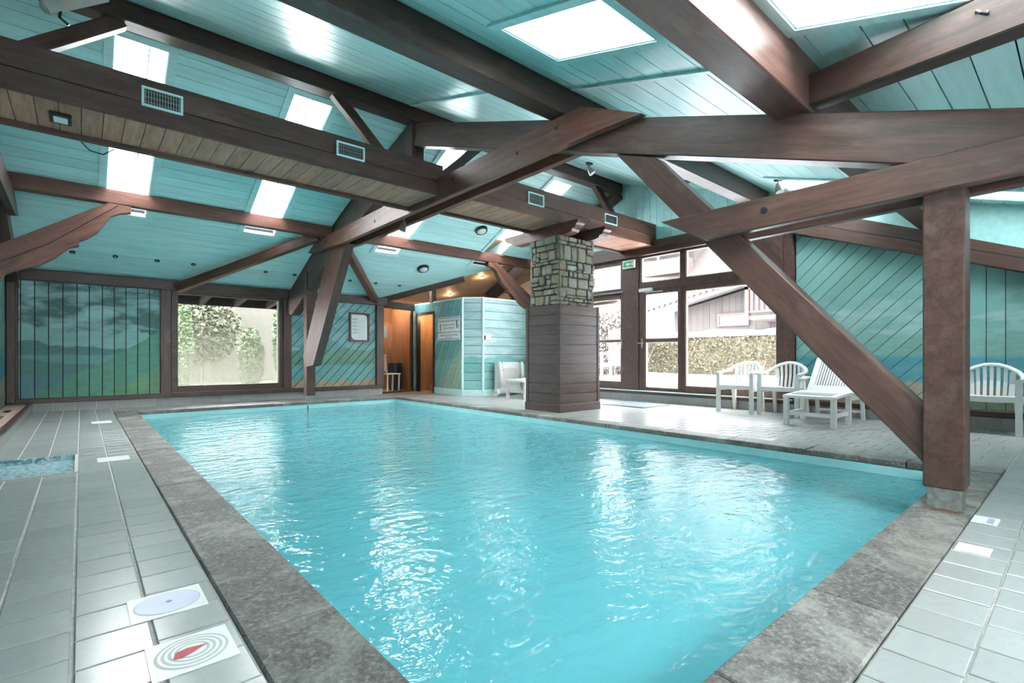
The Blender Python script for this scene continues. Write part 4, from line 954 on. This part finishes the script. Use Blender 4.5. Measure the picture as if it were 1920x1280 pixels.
nt = empty('paper_notice', (5.72, 11.1, 1.4), 'white arched paper notice hanging in the corridor', 'notice')
MB().prism([(5.66, 11.55, 1.33), (5.83, 11.55, 1.33), (5.83, 11.55, 1.58), (5.80, 11.55, 1.63), (5.69, 11.55, 1.63), (5.66, 11.55, 1.58)], (0, .008, 0)).build('sheet', PAPER, nt); MB().tube([(5.745, 11.555, 1.63), (5.745, 11.555, 2.24)], .003, 5).build('cord', BLACK, nt)
ex = empty('exit_sign', (XR-.1, 5.77, 2.55), 'small lit green and white exit sign on the centre post', 'sign')
y0, z0 = RW(5.63, 2.55); y1, z1 = RW(5.90, 2.70)
box('sign_case', XR-.12, XR-.075, y0, y1, z0, z1, PAPER, ex, bev=.004); box('sign_face', XR-.1225, XR-.1195, y0+.02, y1-.02, z0+.02, z1-.02, GREEN, ex)
yc, zc = (y0+y1)/2, (z0+z1)/2
MB().prism([(XR-.1245, yc-.075, zc+.01), (XR-.1245, yc+.0, zc+.01), (XR-.1245, yc+.0, zc+.035), (XR-.1245, yc+.055, zc), (XR-.1245, yc+.0, zc-.035), (XR-.1245, yc+.0, zc-.01), (XR-.1245, yc-.075, zc-.01)], (.002, 0, 0)).build('arrow', PAPER, ex)
box('door_symbol', XR-.1245, XR-.1225, yc-.115, yc-.085, zc-.035, zc+.035, PAPER, ex)
th = empty('thermostat', (6.72, 8.58, 1.22), 'small white control box on the pale cabin wall', 'control box')
box('case', 6.66, 6.80, 8.565, 8.60, 1.22, 1.32, PAPER, th, bev=.004); box('side_clip', 6.63, 6.66, 8.575, 8.60, 1.225, 1.315, BLACK, th); box('display', 6.70, 6.77, 8.5635, 8.5655, 1.255, 1.285, GREYP, th)
# printed plates on the deck
def plate(x0, x1, y0, y1, lab):
    o = empty('printed_plate', ((x0+x1)/2, (y0+y1)/2, 0), lab, 'floor plate', 'printed plates on the deck'); box('sheet', x0, x1, y0, y1, .0005, .004, PAPER, o); return o
def ell(o, cx, cy, rx, ry, z, m, nm, n=36): MB().prism([(cx+rx*cos(2*pi*k/n), cy+ry*sin(2*pi*k/n), z) for k in range(n)], (0, 0, .0006)).build(nm, m, o)
p = plate(.12, .335, 2.0, 2.195, 'white floor plate printed with a pale lilac disc'); ell(p, .228, 2.097, .097, .088, .0041, GREYP, 'ring'); ell(p, .228, 2.097, .092, .083, .0048, LILAC, 'disc'); ell(p, .232, 2.10, .009, .009, .0055, BLUE, 'centre_dot')
p = plate(.14, .348, 1.605, 1.808, 'white floor plate printed with grey rings and a red shape'); 
for k in range(8): ell(p, .245, 1.706, .092-k*.008, .09-k*.008, .0041+k*.0004, GREYP if k % 2 == 0 else PAPER, 'ring')
MB().prism([(.195, 1.68, .0085), (.215, 1.675, .0085), (.24, 1.685, .0085), (.262, 1.70, .0085), (.285, 1.712, .0085), (.262, 1.716, .0085), (.235, 1.722, .0085), (.205, 1.712, .0085)], (0, 0, .0005)).build('red_shape', RED, p)
plate(.10, .312, 5.24, 5.46, 'white floor plate beside the foot bath'); plate(.10, .305, 8.27, 8.55, 'white floor plate near the far end of the left deck')
p = plate(3.50, 3.655, .30, .40, 'small white floor plate with blue marks by the near post')
for k in range(4): MB().prism([(3.515+k*.03, .315, .0041), (3.535+k*.03, .318, .0041), (3.545+k*.028, .345, .0041), (3.525+k*.03, .34, .0041)], (0, 0, .0005)).build('blue_mark', BLUE, p)
plate(2.94, 3.065, .275, .39, 'blank white floor plate on the right deck')
box('drain_slot', -.385, -.26, 8.94, 8.98, -.001, .003, BLACK, label='black drain slot in the far left deck', cat='drain')
dm = empty('door_mat', (7.45, 5.25, 0), 'dark blue grey door mat in front of the terrace door', 'mat')
MATM = plain('blue_grey_mat', (.09, .115, .14), .95, var=.1, scale=60)
box('mat_pad', 7.08, 7.80, 4.85, 5.65, .0008, .012, MATM, dm, bev=.004)
for (a, b, c, d) in ((7.05, 7.83, 4.82, 4.85), (7.05, 7.83, 5.65, 5.68), (7.05, 7.08, 4.85, 5.65), (7.80, 7.83, 4.85, 5.65)): box('mat_edge', a, b, c, d, .0008, .009, BLACK, dm)
# spot lamps under the near slope
def spot(x, y, d, lab, z=None):
    z = zn(y) if z is None else z; o = empty('spot_lamp', (x, y, z), lab, 'spot lamp', 'small adjustable spots under the roof')
    MB().cyl((x, y, z-.012), (0, 0, 1), .06, .024, 20).build('ceiling_rose', BLACK, o); MB().tube([(x, y, z-.02), (x, y, z-.10)], .012, 8).build('stem', METAL, o)
    a = V((x, y, z-.11)); dd = V(d).normalized(); MB().tube([a-dd*.05, a+dd*.02, a+dd*.09], [.022, .045, .06], 16).build('lamp_head', METAL, o); MB().tube([a+dd*.085, a+dd*.092], .052, 16).build('lens', PAPER, o)
spot(6.46, 5.48, (.3, -.5, -.8), 'spot lamp hanging near the gable, left of the strut top'); spot(7.22, 2.77, (-.2, -.3, -.9), 'spot lamp hanging right of the purlin end'); spot(7.60, 4.35, (-.4, .2, -.8), 'spot lamp half hidden behind the diagonal strut')
spot(3.52, 6.45, (-.3, .2, -.9), 'spot lamp fixed under the tie beam', 2.86)
# ================================================================== OUTSIDE
def terrain(name, x0, x1, y0, y1, h, m, lab, nx=40, ny=40):
    vs = [(x0+(x1-x0)*i/nx, y0+(y1-y0)*j/ny, h(x0+(x1-x0)*i/nx, y0+(y1-y0)*j/ny)) for i in range(nx+1) for j in range(ny+1)]
    fs = [(i*(ny+1)+j, (i+1)*(ny+1)+j, (i+1)*(ny+1)+j+1, i*(ny+1)+j+1) for i in range(nx) for j in range(ny)]
    return link(name, mesh(vs, fs, True), m, kind='structure', label=lab)
def hr(x, y): return .24 + .03*(x-8.3) + (max(0, x-17)*.36 if x > 17 else 0) + .03*sin(x*1.3)*cos(y*.9)
terrain('snow_ground', XR+.1, 27, -25, 50, hr, SNOW, 'bright snow covering the garden outside the glazing', 40, 60)
terrain('snow_bounce_field', -25, XR+.1, -30, YN-.12, lambda x, y: -.05+.03*sin(x), SNOW, 'unseen snow added outside the near wall to bounce light', 12, 12)  # unseen snow, added to bounce light up through the near window
terrain('hillside', 27, 110, -60, 120, lambda x, y: hr(27, y)+(x-27)*.62+1.2*sin(x*.31+y*.17), HILL, 'brown winter hillside behind the chalets', 50, 60)
terrain('garden_ground', -12, 5.1, YF+.13, 30, lambda x, y: .16+.02*sin(x*2), plain('pale_gravel', (.05, .042, .03), .9, var=.15, scale=12), 'pale gravel strip outside the far window', 16, 16)
def leaves(name, n, sampler, size, m, parent=None, seed=1, **k):
    r = random.Random(seed); vs = []; fs = []
    for i in range(n):
        c = V(sampler(r)); a = V((r.gauss(0, 1), r.gauss(0, 1), r.gauss(0, 1))).normalized(); b = a.cross(V((r.gauss(0, 1), r.gauss(0, 1), r.gauss(0, 1)))).normalized(); s = size*r.uniform(.6, 1.4)
        o = len(vs); vs += [c-a*s, c+b*s*.45, c+a*s, c-b*s*.45]; fs.append((o, o+1, o+2, o+3))
    me = bpy.data.meshes.new('m'); me.from_pydata([tuple(v) for v in vs], [], fs); return link(name, me, m, parent, **k)
hg = empty('clipped_hedge', (13.5, 5, .4), 'long clipped beige hedge with a snow topped edge outside the big pane', 'hedge')
hb_ = (13.0, 14.0, -6.0, 9.0, .35, 1.42)
box('hedge_core', 13.06, 13.94, -5.95, 8.95, .3, 1.38, HEDGE, hg)
def hs(r):
    y = r.uniform(hb_[2], hb_[3]); z = r.uniform(hb_[4], hb_[5])
    return (13.0+r.uniform(-.05, .08), y, z) if r.random() < .75 else (r.uniform(13, 14), y if r.random() < .7 else 9.0, 1.42 if r.random() < .6 else z)
leaves('hedge_leaves', 24000, hs, .036, HEDGE, hg, 3)
mb = MB(); n = 60
pts = [(13.02, -6+15*i/n) for i in range(n+1)]
vs = []; fs = []
for i in range(n+1):
    y = -6+15*i/n; e = .03*sin(y*3.1)+.02*sin(y*7.7)
    vs += [(12.99+e, y, 1.40), (13.05, y, 1.56+e), (13.9, y, 1.58+e), (14.0, y, 1.40)]
for i in range(n):
    for j in range(3): fs.append((i*4+j, i*4+j+1, i*4+j+5, i*4+j+4))
link('snow_cap', mesh(vs, fs, True), SNOW, hg)
# bare shrub left
sh = empty('bare_shrub', (11.6, 9.4, .3), 'tangled bare winter shrub outside the left terrace door', 'shrub')
tw = MB(); r = random.Random(5)
for i in range(260):
    x, y = 11.6+r.uniform(-.4, .5), r.uniform(8.1, 11.2); a = r.uniform(-.5, .5); b = r.uniform(-.4, .4); h = r.uniform(.8, 2.0)
    tw.tube([(x, y, .3), (x+a*.4, y+b*.4, .3+h*.5), (x+a, y+b, .3+h)], [.010, .007, .003], 4)
tw.build('twigs', TWIG, sh, kind='stuff')
leaves('dry_leaves', 6500, lambda r: (11.5+r.uniform(-.5, .5), r.uniform(8.1, 11.2), r.uniform(.35, 2.1)), .05, TWIG, sh, 8, kind='stuff')
# near chalet
ca = empty('chalet', (18, 6, .3), 'weathered timber chalet with scalloped snowy roof behind the hedge', 'building')
gz = lambda y: 2.62+(10.98-y)*.215 if y > 2.5 else 4.44-(2.5-y)*.215
wp = [(10.6, .3), (-5, .3), (-5, gz(-5)-.1), (2.5, gz(2.5)-.1), (10.6, gz(10.6)-.1)]
MB().prism([(17.62, a, b) for a, b in wp], (5, 0, 0)).build('wall_core', CHW, ca)
boards(ca, wp, pi/2, .24, lambda a, b: (17.6, a, b), (-.03, 0, 0), CHW, 'wall_board', minarea=.02)
for (ya, yb) in ((11.6, 2.5), (-6, 2.5)):
    a, b = ya, yb
    MB().prism([(16.9, a, gz(a)), (16.9, b, gz(b)), (16.9, b, gz(b)+.10), (16.9, a, gz(a)+.10)], (6.5, 0, 0)).build('roof_slope', ROOFT, ca)
    MB().prism([(16.86, a, gz(a)-.10), (16.86, b, gz(b)-.10), (16.86, b, gz(b)+.06), (16.86, a, gz(a)+.06)], (.05, 0, 0)).build('verge_board', CHW, ca)
    MB().prism([(17.15, a, gz(a)+.10), (17.15, b, gz(b)+.10), (17.15, b, gz(b)+.26), (17.15, a, gz(a)+.26)], (6.0, 0, 0)).build('roof_snow', SNOW, ca)
y = 11.4
while y > 3:
    MB().tube([(16.84, y, gz(y)+.13), (17.3, y, gz(y)+.13)], .085, 10).build('verge_tile', ROOFT, ca); MB().tube([(16.85, y-.1, gz(y)+.215), (17.2, y-.1, gz(y)+.215)], .05, 8).build('snow_ridge', SNOW, ca); y -= .24
box('window_pane', 17.53, 17.57, 7.75, 8.75, 2.0, 2.32, plain('dull_chalet_glass', (.06, .07, .07), .15), ca)
for q in ((7.68, 7.75, 1.94, 2.40), (8.75, 8.82, 1.94, 2.40), (7.75, 8.75, 1.94, 2.0), (7.75, 8.75, 2.32, 2.40)): box('window_frame', 17.50, 17.58, *q, CHR, ca)
ba = empty('balcony', (16.3, 6.0, 2.0), 'chalet balcony with upright wooden balusters above the hedge', 'balcony')
box('balcony_deck', 16.0, 17.55, 3.0, 7.1, 2.02, 2.14, CHR, ba); box('top_rail', 15.98, 16.08, 3.0, 7.15, 2.98, 3.08, CHR, ba); box('bottom_rail', 16.0, 16.06, 3.0, 7.1, 2.24, 2.30, CHR, ba); box('corner_post', 15.98, 16.10, 7.03, 7.15, 1.95, 3.15, CHR, ba); box('side_rail', 16.1, 17.55, 7.05, 7.12, 2.98, 3.08, CHR, ba)
y = 6.95
while y > 3.0: box('baluster', 16.01, 16.05, y-.045, y+.045, 2.30, 2.98, CHR, ba); y -= .16
# far chalets
c2 = empty('chalet', (31, 19, 4), 'cream rendered chalet with a red brown balcony on the slope', 'building')
box('wall', 31, 38, 17.4, 22.4, 3.5, 6.75, RENDER, c2); box('upper_wall', 31.3, 38, 17.4, 22.4, 6.75, 9.0, CHW, c2)
box('balcony_front', 29.9, 30.05, 17.3, 21.6, 6.55, 7.45, CHR, c2); box('balcony_floor', 29.9, 31.2, 17.3, 21.6, 6.42, 6.55, CHR, c2); box('balcony_side', 30.0, 31.0, 17.3, 17.42, 6.55, 7.45, CHR, c2)
for y in (17.6, 19.3, 21.2): box('balcony_post', 29.95, 30.1, y-.09, y+.09, 7.45, 9.0, CHW, c2); beam('post_brace', (30.02, y, 8.4), (30.02, y-.6, 9.0), .1, .12, CHW, c2)
MB().prism([(29.2, 16.6, 8.9), (29.2, 23, 8.9), (33.5, 23, 10.6), (33.5, 16.6, 10.6)], (0, 0, .18)).build('roof_slope', ROOFT, c2)
for y in (18.2, 20.2): box('window_pane', 30.96, 31.0, y-.35, y+.35, 5.2, 6.1, BLACK, c2)
c3_ = empty('chalet', (28, 23, 4.5), 'distant house with red timber and white walls beyond the left door', 'building')
box('timber_wall', 29.0, 34, 23.3, 27, 6.3, 9.0, CHR, c3_); box('white_wall', 28.0, 29.0, 21.6, 23.2, 4.4, 7.6, SNOW, c3_); box('balcony_front', 28.5, 28.6, 23.2, 26, 6.6, 7.4, CHR, c3_)
for k in range(6): box('baluster_gap', 28.46, 28.5, 23.4+k*.35, 23.52+k*.35, 6.8, 7.25, RENDER, c3_)
MB().prism([(27.9, 23.1, 8.2), (27.9, 27.5, 8.8), (34, 27.5, 10), (34, 23.1, 9.4)], (0, 0, .2)).build('roof_slope', ROOFT, c3_)
MB().prism([(25.6, 21.2, 5.0), (25.6, 27, 5.0), (28.6, 27, 6.2), (28.6, 21.2, 5.6)], (0, 0, -.6)).build('lawn_bank', GRASS, label='yellow green grass bank below the distant house', kind='structure')
# through the far window
ev = empty('eave_soffit', (2.1, 11.3, 2.0), 'dark eave with rafter tails outside the far window', 'eave')
box('soffit', -.5, 4.6, YF+.13, 11.75, 2.10, 2.16, CHW, ev); box('fascia', -.5, 4.6, 11.72, 11.78, 1.90, 2.16, CHW, ev)
for k in range(6): beam('rafter_tail', (.6+k*.62, YF+.15, 2.06), (.6+k*.62, 11.70, 1.96), .09, .12, CHR, ev)
def shrub(name, n, c, rad, size, m, lab, seed, cat='shrub'):
    o = empty(name, (c[0], c[1], .1), lab, cat)
    def smp(r):
        while True:
            p = (r.uniform(-1, 1), r.uniform(-1, 1), r.uniform(-1, 1)); q = sum(a*a for a in p)
            if .35 < q < 1: return (c[0]+p[0]*rad[0], c[1]+p[1]*rad[1], c[2]+p[2]*rad[2])
    leaves('foliage', n, smp, size, m, o, seed); MB().tube([(c[0], c[1], .1), (c[0], c[1], c[2])], [.04, .03], 8).build('stem', TWIG, o)
shrub('ivy_column', 1800, (1.72, 13.0, 1.1), (.17, .3, 1.2), .045, IVY, 'narrow ivy column at the left of the garden window', 11)
shrub('variegated_shrub', 2600, (3.05, 13.0, .80), (.28, .35, .75), .045, IVY, 'round variegated shrub right of the middle of the garden window', 12)
shrub('ivy_column', 1500, (3.62, 12.8, 1.3), (.12, .3, .9), .045, IVY, 'thin ivy growth at the right of the garden window', 13)
shrub('pale_bush', 3600, (2.25, 14.3, 1.55), (.9, .5, .9), .06, IVYP, 'pale yellow green bush filling the upper garden window', 14)
gf = empty('garden_fence', (2.5, 15.2, 0), 'pale weathered board fence behind the garden shrubs', 'fence')
FEN = plain('pale_fence_board', (.045, .043, .034), .8, var=.1, scale=5)
for k in range(36): box('fence_board', -1.5+k*.24, -1.5+k*.24+.2402, 15.2, 15.23, .1, 2.6+.03*(k % 2), FEN, gf)
